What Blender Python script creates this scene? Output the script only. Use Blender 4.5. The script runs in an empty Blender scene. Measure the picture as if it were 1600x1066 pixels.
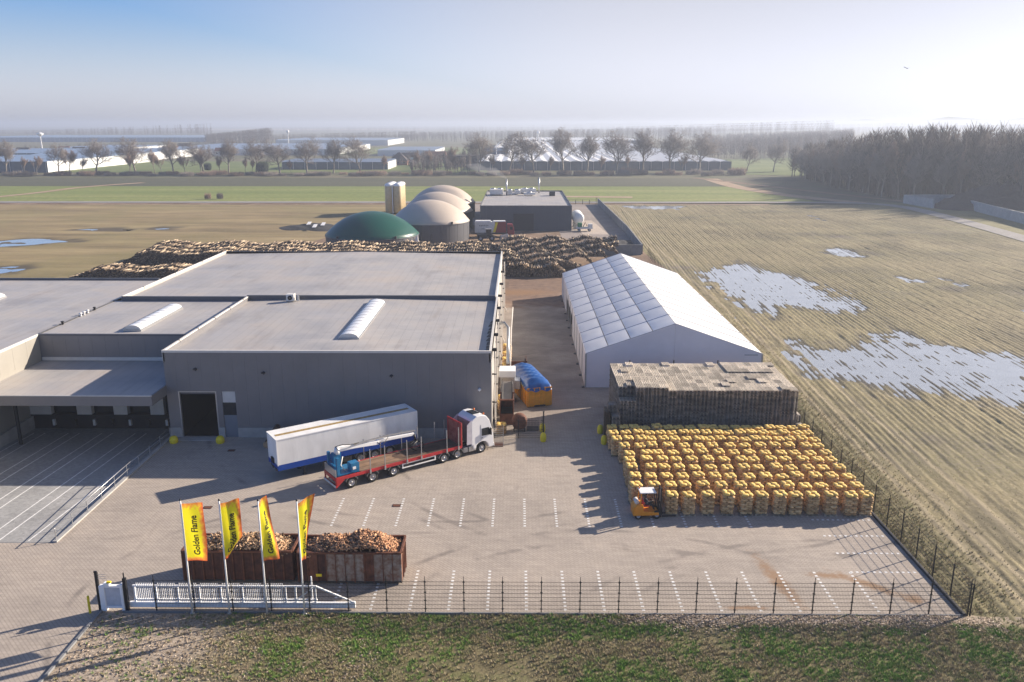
import bpy, bmesh, math, random
import numpy as np
from mathutils import Vector, Matrix
random.seed(7); rng=np.random.default_rng(7)
C=bpy.context.scene.collection; scn=bpy.context.scene
R=math.radians
# ---------------------------------------------------------------- camera
FPX=1300.; CAMH=31.
PITCH=math.atan((533-193)/FPX); YAW=math.atan(11/(FPX/math.cos(PITCH)))
cam=bpy.data.cameras.new('camera'); co=bpy.data.objects.new('camera',cam); C.objects.link(co)
co.location=(0,0,CAMH); co.rotation_euler=(math.pi/2-PITCH,0,YAW)
cam.sensor_width=36; cam.lens=FPX/1600*36; cam.clip_start=.5; cam.clip_end=60000
scn.camera=co; scn.render.resolution_x=1024; scn.render.resolution_y=682
# ---------------------------------------------------------------- light
SUN_EL=R(22.3); SUN_AZ=math.atan2(.889,.458)       # azimuth from +Y towards +X
w=bpy.data.worlds.new('World'); scn.world=w; w.use_nodes=True
nt=w.node_tree; sky=nt.nodes.new('ShaderNodeTexSky'); sky.sky_type='NISHITA'; sky.sun_disc=False
sky.sun_elevation=SUN_EL; sky.sun_rotation=SUN_AZ; sky.air_density=1.0; sky.dust_density=.7; sky.ozone_density=3.0; sky.altitude=0
def _n(t,**k):
    n=nt.nodes.new(t)
    for a,b in k.items(): setattr(n,a,b)
    return n
tint=_n('ShaderNodeMix',data_type='RGBA',blend_type='MULTIPLY'); tint.inputs['Factor'].default_value=1; tint.inputs['B'].default_value=(.49,.77,1.16,1); nt.links.new(sky.outputs[0],tint.inputs['A'])
bw=_n('ShaderNodeRGBToBW'); nt.links.new(sky.outputs[0],bw.inputs[0])
hzc=_n('ShaderNodeMix',data_type='RGBA',blend_type='MULTIPLY'); hzc.inputs['Factor'].default_value=1; hzc.inputs['B'].default_value=(1.22,1.22,1.36,1); nt.links.new(bw.outputs[0],hzc.inputs['A'])
tc=_n('ShaderNodeTexCoord'); sx=_n('ShaderNodeSeparateXYZ'); nt.links.new(tc.outputs['Generated'],sx.inputs[0])
mr=_n('ShaderNodeMapRange',interpolation_type='SMOOTHSTEP'); mr.inputs['From Min'].default_value=-.02; mr.inputs['From Max'].default_value=.17; mr.inputs['To Min'].default_value=1; mr.inputs['To Max'].default_value=0; nt.links.new(sx.outputs[2],mr.inputs['Value'])
dt=_n('ShaderNodeVectorMath',operation='DOT_PRODUCT'); nt.links.new(tc.outputs['Generated'],dt.inputs[0]); dt.inputs[1].default_value=(math.sin(SUN_AZ),math.cos(SUN_AZ),.1)
ms_=_n('ShaderNodeMapRange',interpolation_type='SMOOTHSTEP'); ms_.inputs['From Min'].default_value=-.15; ms_.inputs['From Max'].default_value=.62; ms_.inputs['To Max'].default_value=.92; nt.links.new(dt.outputs['Value'],ms_.inputs['Value'])
mxx=_n('ShaderNodeMath',operation='MAXIMUM'); nt.links.new(mr.outputs[0],mxx.inputs[0]); nt.links.new(ms_.outputs[0],mxx.inputs[1])
sm_=_n('ShaderNodeMix',data_type='RGBA'); nt.links.new(mxx.outputs[0],sm_.inputs['Factor']); nt.links.new(tint.outputs['Result'],sm_.inputs['A']); nt.links.new(hzc.outputs['Result'],sm_.inputs['B'])
dim=_n('ShaderNodeMapRange',interpolation_type='SMOOTHSTEP'); dim.inputs['From Min'].default_value=.2; dim.inputs['From Max'].default_value=1.; dim.inputs['To Min'].default_value=1; dim.inputs['To Max'].default_value=.66; nt.links.new(dt.outputs['Value'],dim.inputs['Value'])
veil=_n('ShaderNodeVectorMath',operation='SCALE'); nt.links.new(sm_.outputs['Result'],veil.inputs[0]); nt.links.new(dim.outputs[0],veil.inputs['Scale'])      # sun veiled by thin haze
nt.links.new(veil.outputs[0],nt.nodes['Background'].inputs[0]); nt.nodes['Background'].inputs[1].default_value=.071
sd=bpy.data.lights.new('sun','SUN'); sd.energy=5; sd.angle=R(.55); sd.color=(1,.87,.73)
so=bpy.data.objects.new('sun',sd); C.objects.link(so)
sv=Vector((math.sin(SUN_AZ)*math.cos(SUN_EL),math.cos(SUN_AZ)*math.cos(SUN_EL),math.sin(SUN_EL)))
so.rotation_euler=sv.to_track_quat('Z','Y').to_euler()
vs=scn.view_settings; scn.display_settings.display_device='sRGB'
vs.view_transform='Standard'; vs.look='None'; vs.exposure=1.05; vs.gamma=1; vs.use_curve_mapping=False
try:
    scn.cycles.volume_bounces=0; scn.cycles.max_bounces=6; scn.cycles.transparent_max_bounces=8
except Exception: pass
# ---------------------------------------------------------------- helpers
_look=Vector((-math.sin(YAW)*math.cos(PITCH),math.cos(YAW)*math.cos(PITCH),-math.sin(PITCH)))
_right=Vector((math.cos(YAW),math.sin(YAW),0)); _up=_right.cross(_look)
def G(px,py,z=0.):
    d=_look*FPX+_right*(px-800)+_up*(533-py); t=(z-CAMH)/d.z
    return (d.x*t,d.y*t)
def smooth(e0,e1,x):
    t=np.clip((x-e0)/(e1-e0),0,1); return t*t*(3-2*t)
def vnoise(x,y,s,seed=0):
    r=np.random.default_rng(seed); T=r.random((256,256)); x=np.asarray(x)/s+1000; y=np.asarray(y)/s+1000
    xi=np.floor(x).astype(int); yi=np.floor(y).astype(int); fx=x-xi; fy=y-yi; fx=fx*fx*(3-2*fx); fy=fy*fy*(3-2*fy)
    a=T[xi%256,yi%256];b=T[(xi+1)%256,yi%256];c=T[xi%256,(yi+1)%256];d=T[(xi+1)%256,(yi+1)%256]
    return a*(1-fx)*(1-fy)+b*fx*(1-fy)+c*(1-fx)*fy+d*fx*fy
ORD='first second third fourth fifth sixth seventh eighth ninth tenth eleventh twelfth thirteenth fourteenth fifteenth sixteenth seventeenth eighteenth nineteenth twentieth'.split()
def ordn(i):
    if i<20: return ORD[i]
    if i<29: return 'twenty-'+ORD[i-20]
    if i==29: return 'thirtieth'
    return 'thirty-'+ORD[i-30] if i<39 else 'fortieth'
# ---- materials
MATS={}
def mat(name,col,rough=.75,metal=0.,var=.12,scale=1.5,col2=None,rnd=None,rvar=.35,ramp=None,bump=0.,bscale=10.,coord='Object',stretch=None,spec=.4,trans=0.):
    m=bpy.data.materials.new(name); m.use_nodes=True; nt=m.node_tree; N=nt.nodes; L=nt.links
    b=N['Principled BSDF']; b.inputs['Roughness'].default_value=rough; b.inputs['Metallic'].default_value=metal
    b.inputs['Specular IOR Level'].default_value=spec
    if coord=='World': g=N.new('ShaderNodeNewGeometry'); co_=g.outputs['Position']
    else: g=N.new('ShaderNodeTexCoord'); co_=g.outputs['Object']
    if stretch:
        mp=N.new('ShaderNodeMapping'); mp.inputs['Scale'].default_value=stretch; L.new(co_,mp.inputs['Vector']); co_=mp.outputs[0]
    n=N.new('ShaderNodeTexNoise'); n.inputs['Scale'].default_value=scale; n.inputs['Detail'].default_value=5; n.inputs['Roughness'].default_value=.62; L.new(co_,n.inputs['Vector'])
    cr=N.new('ShaderNodeValToRGB'); cr.color_ramp.elements[0].position=.33; cr.color_ramp.elements[1].position=.67
    c1=[c*(1-var) for c in col]; c2=list(col2) if col2 else [min(1,c*(1+var)) for c in col]
    cr.color_ramp.elements[0].color=(*c1,1); cr.color_ramp.elements[1].color=(*c2,1); L.new(n.outputs[0],cr.inputs[0])
    out=cr.outputs[0]
    if rnd:
        if rnd=='attr': a=N.new('ShaderNodeAttribute'); a.attribute_name='rnd'; f=a.outputs['Fac']
        else: a=N.new('ShaderNodeObjectInfo'); f=a.outputs['Random']
        rr=N.new('ShaderNodeValToRGB')
        if ramp:
            el=rr.color_ramp.elements
            while len(el)<len(ramp): el.new(.5)
            for i,c in enumerate(ramp): el[i].position=i/(len(ramp)-1); el[i].color=(*c,1)
        else:
            rr.color_ramp.elements[0].color=(1-rvar,)*3+(1,); rr.color_ramp.elements[1].color=(1+rvar,)*3+(1,)
        L.new(f,rr.inputs[0]); mx=N.new('ShaderNodeMix'); mx.data_type='RGBA'; mx.blend_type='MULTIPLY'; mx.inputs['Factor'].default_value=1
        L.new(out,mx.inputs['A']); L.new(rr.outputs[0],mx.inputs['B']); out=mx.outputs['Result']
    L.new(out,b.inputs['Base Color'])
    if trans>0:
        b.inputs['Transmission Weight'].default_value=0
        t=N.new('ShaderNodeBsdfTranslucent'); L.new(out,t.inputs[0]); ms=N.new('ShaderNodeMixShader'); ms.inputs[0].default_value=trans
        L.new(b.outputs[0],ms.inputs[1]); L.new(t.outputs[0],ms.inputs[2]); L.new(ms.outputs[0],N['Material Output'].inputs[0])
    if bump>0:
        n2=N.new('ShaderNodeTexNoise'); n2.inputs['Scale'].default_value=bscale; n2.inputs['Detail'].default_value=4; L.new(co_,n2.inputs['Vector'])
        bp=N.new('ShaderNodeBump'); bp.inputs['Strength'].default_value=bump; bp.inputs['Distance'].default_value=.05
        L.new(n2.outputs[0],bp.inputs['Height']); L.new(bp.outputs[0],b.inputs['Normal'])
    MATS[name]=m; return m
class NT:   # small node helper for the big ground materials
    def __init__(s,name,rough=.85):
        s.m=bpy.data.materials.new(name); s.m.use_nodes=True; s.N=s.m.node_tree.nodes; s.L=s.m.node_tree.links
        s.b=s.N['Principled BSDF']; s.b.inputs['Roughness'].default_value=rough; s.b.inputs['Specular IOR Level'].default_value=.3
        g=s.N.new('ShaderNodeNewGeometry'); s.pos=g.outputs['Position']; MATS[name]=s.m
        sp=s.N.new('ShaderNodeSeparateXYZ'); s.L.new(s.pos,sp.inputs[0]); s.x=sp.outputs[0]; s.y=sp.outputs[1]
    def link(s,a,b):
        if isinstance(a,(int,float)): b.default_value=a
        elif isinstance(a,tuple): b.default_value=(*a,1) if len(a)==3 and len(b.default_value)==4 else a
        else: s.L.new(a,b)
    def math(s,op,a,b=0.,c=None,clamp=False):
        n=s.N.new('ShaderNodeMath'); n.operation=op; n.use_clamp=clamp; s.link(a,n.inputs[0]); s.link(b,n.inputs[1])
        if c is not None: s.link(c,n.inputs[2])
        return n.outputs[0]
    def map(s,scale=(1,1,1),rot=0.,loc=(0,0,0)):
        n=s.N.new('ShaderNodeMapping'); n.inputs['Scale'].default_value=scale; n.inputs['Rotation'].default_value=(0,0,rot); n.inputs['Location'].default_value=loc
        s.L.new(s.pos,n.inputs['Vector']); return n.outputs[0]
    def noise(s,scale,vec=None,detail=5,rough=.6):
        n=s.N.new('ShaderNodeTexNoise'); n.inputs['Scale'].default_value=scale; n.inputs['Detail'].default_value=detail; n.inputs['Roughness'].default_value=rough
        s.L.new(vec if vec is not None else s.pos,n.inputs['Vector']); return n.outputs[0]
    def ramp(s,f,stops):
        n=s.N.new('ShaderNodeValToRGB'); el=n.color_ramp.elements
        while len(el)<len(stops): el.new(.5)
        for i,(p,c) in enumerate(stops):
            el[i].position=p; el[i].color=(*c,1) if isinstance(c,tuple) else (c,c,c,1)
        s.link(f,n.inputs[0]); return n.outputs[0]
    def mix(s,f,a,b,mode='MIX'):
        n=s.N.new('ShaderNodeMix'); n.data_type='RGBA'; n.blend_type=mode; s.link(f,n.inputs['Factor']); s.link(a,n.inputs['A']); s.link(b,n.inputs['B']); return n.outputs['Result']
    def sstep(s,x,a,b):
        n=s.N.new('ShaderNodeMapRange'); n.interpolation_type='SMOOTHSTEP'; s.link(x,n.inputs['Value']); n.inputs['From Min'].default_value=a; n.inputs['From Max'].default_value=b; return n.outputs[0]
    def bump(s,h,strength=.4,dist=.03):
        n=s.N.new('ShaderNodeBump'); n.inputs['Strength'].default_value=strength; n.inputs['Distance'].default_value=dist; s.link(h,n.inputs['Height']); s.L.new(n.outputs[0],s.b.inputs['Normal'])
    def out(s,c): s.link(c,s.b.inputs['Base Color']); return s.m
# ---- mesh builders
BOXF=[(0,3,2,1),(4,5,6,7),(0,1,5,4),(1,2,6,5),(2,3,7,6),(3,0,4,7)]
class MB:
    def __init__(s): s.v=[]; s.f=[]; s.mi=[]; s.sm=[]
    def add(s,vs,fs,mi=0,smooth=False):
        o=len(s.v); s.v+= [tuple(p) for p in vs]
        for f in fs: s.f.append(tuple(i+o for i in f)); s.mi.append(mi); s.sm.append(smooth)
        return s
    def box(s,x0,y0,z0,x1,y1,z1,mi=0):
        return s.add([(x0,y0,z0),(x1,y0,z0),(x1,y1,z0),(x0,y1,z0),(x0,y0,z1),(x1,y0,z1),(x1,y1,z1),(x0,y1,z1)],BOXF,mi)
    def bar(s,p,q,w_,h_=None,mi=0,up=(0,0,1)):
        p=Vector(p);q=Vector(q);d=(q-p).normalized();u=Vector(up)
        if abs(d.dot(u))>.98: u=Vector((1,0,0))
        a=d.cross(u).normalized()*(w_/2); b=a.cross(d).normalized()*((h_ or w_)/2)
        return s.add([p-a-b,p+a-b,p+a+b,p-a+b,q-a-b,q+a-b,q+a+b,q-a+b],BOXF,mi)
    def tube(s,pts,r,n=8,mi=0,caps=True,smooth=True):
        pts=[Vector(p) for p in pts]; rs=r if isinstance(r,(list,tuple)) else [r]*len(pts); vs=[];fs=[]
        for i,p in enumerate(pts):
            d=(pts[min(i+1,len(pts)-1)]-pts[max(i-1,0)]).normalized(); u=Vector((0,0,1)) if abs(d.z)<.95 else Vector((1,0,0))
            a=d.cross(u).normalized(); b=d.cross(a).normalized()
            for k in range(n):
                t=2*math.pi*k/n; vs.append(p+(a*math.cos(t)+b*math.sin(t))*rs[i])
        for i in range(len(pts)-1):
            for k in range(n):
                k2=(k+1)%n; fs.append((i*n+k,i*n+k2,(i+1)*n+k2,(i+1)*n+k))
        s.add(vs,fs,mi,smooth)
        if caps:
            o=len(s.v)-len(vs); m=(len(pts)-1)*n
            s.f.append(tuple(o+k for k in range(n))[::-1]); s.mi.append(mi); s.sm.append(False)
            s.f.append(tuple(o+m+k for k in range(n))); s.mi.append(mi); s.sm.append(False)
        return s
    def lathe(s,prof,c=(0,0,0),n=32,mi=0,axis='z',smooth=True):
        vs=[];fs=[]
        for (r,z) in prof:
            for k in range(n):
                t=2*math.pi*k/n; x,y=r*math.cos(t),r*math.sin(t)
                if axis=='z': vs.append((c[0]+x,c[1]+y,c[2]+z))
                elif axis=='y': vs.append((c[0]+x,c[1]+z,c[2]+y))
                else: vs.append((c[0]+z,c[1]+x,c[2]+y))
        for i in range(len(prof)-1):
            for k in range(n):
                k2=(k+1)%n; fs.append((i*n+k,i*n+k2,(i+1)*n+k2,(i+1)*n+k))
        return s.add(vs,fs,mi,smooth)
    def prism(s,poly,a0,a1,axis='y',mi=0):
        n=len(poly)
        def P(p,a): return (p[0],a,p[1]) if axis=='y' else ((a,p[0],p[1]) if axis=='x' else (p[0],p[1],a))
        vs=[P(p,a0) for p in poly]+[P(p,a1) for p in poly]
        fs=[(i,(i+1)%n,(i+1)%n+n,i+n) for i in range(n)]+[tuple(range(n))[::-1],tuple(range(n,2*n))]
        return s.add(vs,fs,mi)
    def build(s,name,mats,parent=None,kind=None,loc=None,bevel=0,fix=True,label=None):
        me=bpy.data.meshes.new(name); me.from_pydata(s.v,[],s.f)
        for m in (mats if isinstance(mats,(list,tuple)) else [mats]): me.materials.append(m)
        me.polygons.foreach_set('material_index',s.mi); me.polygons.foreach_set('use_smooth',s.sm)
        if fix:
            bm=bmesh.new(); bm.from_mesh(me); bmesh.ops.recalc_face_normals(bm,faces=bm.faces); bm.to_mesh(me); bm.free()
        me.update(); return link(name,me,parent,kind,loc,bevel,label)
def link(name,me,parent=None,kind=None,loc=None,bevel=0,label=None):
    o=bpy.data.objects.new(name,me); C.objects.link(o)
    if parent is not None: o.parent=parent
    if kind: o['kind']=kind
    if loc: o.location=loc
    if label: o['label']=label
    if bevel:
        b=o.modifiers.new('bevel','BEVEL'); b.width=bevel; b.segments=2; b.limit_method='ANGLE'; b.angle_limit=R(35)
    return o
def tag(o,label,cat,group=None):
    o['label']=label; o['category']=cat
    if group: o['group']=group
    return o
def thing(name,label,cat,loc=(0,0,0),rz=0.,group=None):
    o=bpy.data.objects.new(name,None); C.objects.link(o); o.location=loc; o.rotation_euler=(0,0,rz); o.empty_display_size=.3
    return tag(o,label,cat,group)
KIDS={}
def index_kids(o):
    ks=list(o.children); KIDS[o.name]=ks
    for k in ks: index_kids(k)
def dup(o,parent=None):
    c=o.copy(); C.objects.link(c)
    if parent is not None: c.parent=parent
    for ch in KIDS[o.name]: dup(ch,c)
    return c
def meshnp(name,V,F,mats,parent=None,kind=None,rnd=None,mi=None,smoothf=False):
    """V (n,3), F (m,3|4) numpy"""
    me=bpy.data.meshes.new(name); k=F.shape[1]; me.vertices.add(len(V)); me.vertices.foreach_set('co',V.astype(np.float32).ravel())
    me.loops.add(F.size); me.loops.foreach_set('vertex_index',F.astype(np.int32).ravel()); me.polygons.add(len(F))
    me.polygons.foreach_set('loop_start',np.arange(0,F.size,k,dtype=np.int32)); me.polygons.foreach_set('loop_total',np.full(len(F),k,dtype=np.int32))
    for m in (mats if isinstance(mats,(list,tuple)) else [mats]): me.materials.append(m)
    if mi is not None: me.polygons.foreach_set('material_index',mi.astype(np.int32))
    if smoothf: me.polygons.foreach_set('use_smooth',np.ones(len(F),dtype=bool))
    me.update(calc_edges=True)
    if rnd is not None: a=me.attributes.new('rnd','FLOAT','POINT'); a.data.foreach_set('value',rnd.astype(np.float32))
    return link(name,me,parent,kind)
def stamp(bv,bf,M,T,rnd,fmi=None):
    """instances: bv (a,3), bf (b,k), M (n,3,3), T (n,3) -> V,F,r,mi"""
    n=len(T); V=(np.einsum('nij,aj->nai',M,bv)+T[:,None,:]).reshape(-1,3)
    F=(bf[None]+ (np.arange(n)*len(bv))[:,None,None]).reshape(-1,bf.shape[1]); r=np.repeat(rnd,len(bv))
    return V,F,r,(np.tile(fmi,n) if fmi is not None else None)
def rotz(a):
    c,s_=np.cos(a),np.sin(a); z=np.zeros_like(a); o=np.ones_like(a)
    return np.stack([np.stack([c,-s_,z],-1),np.stack([s_,c,z],-1),np.stack([z,z,o],-1)],-2)
def rotx(a):
    c,s_=np.cos(a),np.sin(a); z=np.zeros_like(a); o=np.ones_like(a)
    return np.stack([np.stack([o,z,z],-1),np.stack([z,c,-s_],-1),np.stack([z,s_,c],-1)],-2)
def sheet(name,poly,z,m,kind='structure'):
    me=bpy.data.meshes.new(name); me.from_pydata([(x,y,z) for x,y in poly],[],[tuple(range(len(poly)))]); me.materials.append(m)
    bm=bmesh.new(); bm.from_mesh(me); bm.faces.ensure_lookup_table()
    if bm.faces[0].normal.z<0: bmesh.ops.reverse_faces(bm,faces=bm.faces)
    bm.to_mesh(me); bm.free(); return link(name,me,None,kind)
# ================================================================ GROUND
def gmat_yard():
    t=NT('paving',.8)
    br=t.N.new('ShaderNodeTexBrick'); t.L.new(t.map((1,1,1),R(45)),br.inputs['Vector'])
    br.inputs['Scale'].default_value=1; br.inputs['Brick Width'].default_value=.42; br.inputs['Row Height'].default_value=.21; br.inputs['Mortar Size'].default_value=.012
    br.inputs['Color1'].default_value=(.43,.38,.325,1); br.inputs['Color2'].default_value=(.385,.34,.295,1); br.inputs['Mortar'].default_value=(.24,.21,.185,1)
    big=t.ramp(t.noise(.09,None,6,.65),[(.3,(.80,.79,.78)),(.5,(1,.985,.965)),(.72,(1.12,1.08,1.03))])
    c=t.mix(1,br.outputs[0],big,'MULTIPLY')
    # course bands
    n3=t.ramp(t.noise(1.6,t.map((.25,1.6,1)),4,.7),[(.3,.88),(.7,1.1)]); c=t.mix(1,c,n3,'MULTIPLY')
    # darker trafficked band in front of the hall and lane beside the marquee
    d=t.sstep(t.y,70,95); dn=t.ramp(t.noise(.16,None,5),[(.3,.0),(.62,.75)]); c=t.mix(t.math('MULTIPLY',d,dn),c,(.17,.14,.125))
    # reddish-brown earth towards the log pile
    e=t.sstep(t.math('ADD',t.y,t.math('MULTIPLY',t.noise(.35),14.)),146,152); e2=t.sstep(t.y,141,143)
    c=t.mix(t.math('MULTIPLY',e,.9),c,t.ramp(t.noise(.8),[(.3,(.14,.085,.055)),(.7,(.25,.16,.105))]))
    # tyre arcs
    m=0.
    for (cx,cy,r) in ((6,40,17.5),(6,40,19.6),(14,84,28),(14,84,30.1),(-6,88,27),(-6,88,29),(24,30,26),(24,30,28.2),(-34,82,24),(-16,50,14)):
        dx=t.math('SUBTRACT',t.x,cx+.01); dy=t.math('SUBTRACT',t.y,cy+.01)
        dd=t.math('SQRT',t.math('ADD',t.math('MULTIPLY',dx,dx),t.math('MULTIPLY',dy,dy))); k=t.math('ABSOLUTE',t.math('SUBTRACT',dd,r+.01))
        m=t.math('ADD',m,t.math('SUBTRACT',1.,t.sstep(k,.05,.38))) if not isinstance(m,float) else t.math('SUBTRACT',1.,t.sstep(k,.05,.38))
    br_=t.sstep(t.noise(.22),.48,.66); c=t.mix(t.math('MULTIPLY',t.math('MULTIPLY',m,br_,clamp=True),.55),c,(.13,.115,.105))
    # scuffs and long streaks
    st=t.sstep(t.noise(.8,t.map((1.1,.22,1),R(-52)),6,.7),.56,.74); c=t.mix(t.math('MULTIPLY',st,.28),c,(.16,.14,.125))
    # rusty soil stains near the right fence
    for (cx,cy,a,ln,wd) in ((18.2,52.3,-80,4.4,.75),(24.4,51.8,-42,3.2,.62),(22.0,53.0,-8,1.8,.5),(26.7,50.0,-30,.9,.9),(-.8,155,0,9,4),(15.3,48.9,0,2.2,.3)):
        v=t.map((1,1,1),0,(-cx,-cy,0)); mp=t.N.new('ShaderNodeMapping'); mp.inputs['Rotation'].default_value=(0,0,R(-a)); mp.inputs['Scale'].default_value=(1,1,1); t.L.new(v,mp.inputs['Vector'])
        sp=t.N.new('ShaderNodeSeparateXYZ'); t.L.new(mp.outputs[0],sp.inputs[0])
        u=t.math('DIVIDE',sp.outputs[0],ln); vv=t.math('DIVIDE',sp.outputs[1],wd)
        q=t.math('ADD',t.math('SQRT',t.math('ADD',t.math('MULTIPLY',u,u),t.math('MULTIPLY',vv,vv))),t.math('MULTIPLY',t.math('SUBTRACT',t.noise(2.2),.5),1.5))
        c=t.mix(t.math('MULTIPLY',t.math('SUBTRACT',1.,t.sstep(q,.15,1.15)),.8),c,(.27,.155,.075))
    t.bump(br.outputs[1],.12,.01)
    return t.out(c)
def gmat_field(name,green=0.):
    t=NT(name,.9)
    v=t.map((2.6,.55,1),R(3.1)); n1=t.noise(1.0,v,6,.75); n2=t.noise(.03,None,5,.6); n3=t.noise(2.4,None,5,.75)
    c=t.ramp(n1,[(.28,(.10,.084,.045)),(.5,(.215,.18,.092)),(.72,(.35,.30,.165))])
    gn=t.sstep(n2,.46,.66); c=t.mix(t.math('MULTIPLY',gn,.5),c,(.17,.17,.06))
    c=t.mix(t.sstep(t.math('ADD',n2,t.math('MULTIPLY',n3,.3)),.68,.86),c,(.12,.10,.085))
    c=t.mix(t.math('MULTIPLY',t.sstep(n3,.38,.72),.5),c,(.34,.285,.19))
    n4=t.noise(.10,t.map((1,.5,1),R(3.1)),6,.7); c=t.mix(t.math('MULTIPLY',t.sstep(n4,.5,.68),.6),c,(.115,.10,.06)); c=t.mix(t.math('MULTIPLY',t.math('SUBTRACT',1.,t.sstep(n4,.32,.46)),.5),c,(.33,.29,.16))
    # grassy margin beside the fence with pale wheel tracks
    mx=t.math('ADD',t.x,t.math('MULTIPLY',t.noise(.18),5.)); mg=t.math('SUBTRACT',1.,t.sstep(mx,33.5,37.5)); 
    grass=t.ramp(t.noise(1.3,t.map((1.6,.35,1))),[(.3,(.085,.082,.04)),(.52,(.19,.17,.08)),(.7,(.27,.23,.125))]); c=t.mix(t.math('MULTIPLY',mg,.85),c,grass)
    for xx in (34.1,36.0,39.2):
        k=t.math('ABSOLUTE',t.math('SUBTRACT',t.math('ADD',t.x,t.math('MULTIPLY',t.noise(.05),2.2)),xx+1.1)); c=t.mix(t.math('MULTIPLY',t.math('SUBTRACT',1.,t.sstep(k,.15,.55)),.55),c,(.36,.30,.20))
    wet=t.N.new('ShaderNodeAttribute'); wet.attribute_name='rnd'; c=t.mix(t.math('MULTIPLY',wet.outputs['Fac'],.75),c,(.045,.038,.03))
    t.L.new(t.ramp(wet.outputs['Fac'],[(0,.9),(1,.35)]),t.b.inputs['Roughness'])
    t.bump(n3,.6,.08)
    return t.out(c)
def gmat_leftfield():
    t=NT('brown_field',.9)
    n1=t.noise(.09,t.map((.22,1.3,1)),7,.72); n2=t.noise(.018,None,6,.65); n3=t.noise(1.2,None,6,.75)
    c=t.ramp(n1,[(.3,(.13,.10,.05)),(.5,(.25,.19,.095)),(.7,(.37,.29,.15))])
    c=t.mix(t.math('MULTIPLY',t.sstep(n2,.42,.62),.5),c,(.20,.18,.07))
    c=t.mix(t.math('MULTIPLY',t.sstep(n3,.45,.75),.4),c,(.32,.25,.15))
    wet=t.N.new('ShaderNodeAttribute'); wet.attribute_name='rnd'; c=t.mix(t.math('MULTIPLY',wet.outputs['Fac'],.8),c,(.05,.042,.033))
    t.bump(n3,.5,.08); return t.out(c)
def gmat_simple(name,stops,scale=.3,st=(1,1,1),scale2=2.,rough=.9,bmp=.4):
    t=NT(name,rough); a=t.ramp(t.noise(scale,t.map(st),6,.65),stops); b=t.ramp(t.noise(scale2,None,5,.75),[(.3,.72),(.7,1.25)])
    c=t.mix(1,a,b,'MULTIPLY'); t.bump(t.noise(scale2),bmp,.06); return t.out(c)
M_yard=gmat_yard()
M_field=gmat_field('stubble_field'); M_lfield=gmat_leftfield()
M_soil=gmat_simple('verge_soil',[(.3,(.13,.10,.07)),(.5,(.24,.195,.15)),(.7,(.36,.30,.24))],.5,(1,1,1),5.)
M_turf=gmat_simple('rough_turf',[(.3,(.05,.045,.022)),(.5,(.12,.10,.05)),(.7,(.22,.18,.10))],.6,(1,1,1),4.)
M_base=gmat_simple('countryside',[(.3,(.07,.085,.035)),(.5,(.12,.115,.06)),(.7,(.16,.14,.085))],.006,(1,3,1),.2)
M_green=gmat_simple('winter_wheat',[(.3,(.14,.18,.04)),(.5,(.18,.215,.055)),(.7,(.26,.26,.09))],.02,(.2,3,1),.5)
M_dark=gmat_simple('ploughed_strip',[(.3,(.065,.07,.04)),(.7,(.095,.095,.055))],.03,(.2,3,1),.5)
M_mead=gmat_simple('meadow',[(.3,(.10,.14,.035)),(.7,(.16,.19,.06))],.03,(1,1,1),.4)
M_road=gmat_simple('farm_road',[(.3,(.25,.24,.225)),(.7,(.33,.31,.29))],.15,(1,1,1),2.,.8,.1)
M_track=gmat_simple('sandy_track',[(.3,(.32,.22,.14)),(.7,(.42,.31,.21))],.15,(1,1,1),2.)
M_dirt=gmat_simple('trodden_earth',[(.3,(.13,.085,.055)),(.5,(.22,.15,.10)),(.72,(.34,.25,.18))],.12,(1,1,1),1.2)
M_conc=mat('concrete',(.36,.355,.34),.8,var=.15,scale=.8,bump=.1,coord='World')
M_concd=mat('dark_concrete',(.20,.205,.21),.85,var=.2,scale=.5,coord='World')
M_slab=gmat_simple('ramp_slab',[(.3,(.27,.27,.265)),(.5,(.33,.33,.32)),(.72,(.40,.395,.385))],.12,(1,1,1),3.,.7,.05)
M_paint=mat('road_paint',(.72,.72,.70),.7,var=.12,scale=3,coord='World')
# wide ground sheet reaching the horizon
gme=bpy.data.meshes.new('ground'); gme.from_pydata([(x,y,-.62) for x,y in ((-26000,-300),(26000,-300),(26000,26000),(-26000,26000),(-96,57),(-35.5,57),(-35.5,90),(-96,90))],[],[(0,1,5,4),(1,2,6,5),(2,3,7,6),(3,0,4,7)]); gme.materials.append(M_base); link('ground',gme,None,'structure')
# sea at far left
M_sea=mat('sea',(.03,.055,.08),.35,var=.1,scale=.01,coord='World')
sheet('sea',[(-25000,6300),(-900,8200),(-600,25500),(-25500,25500)],-.45,M_sea)
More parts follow.
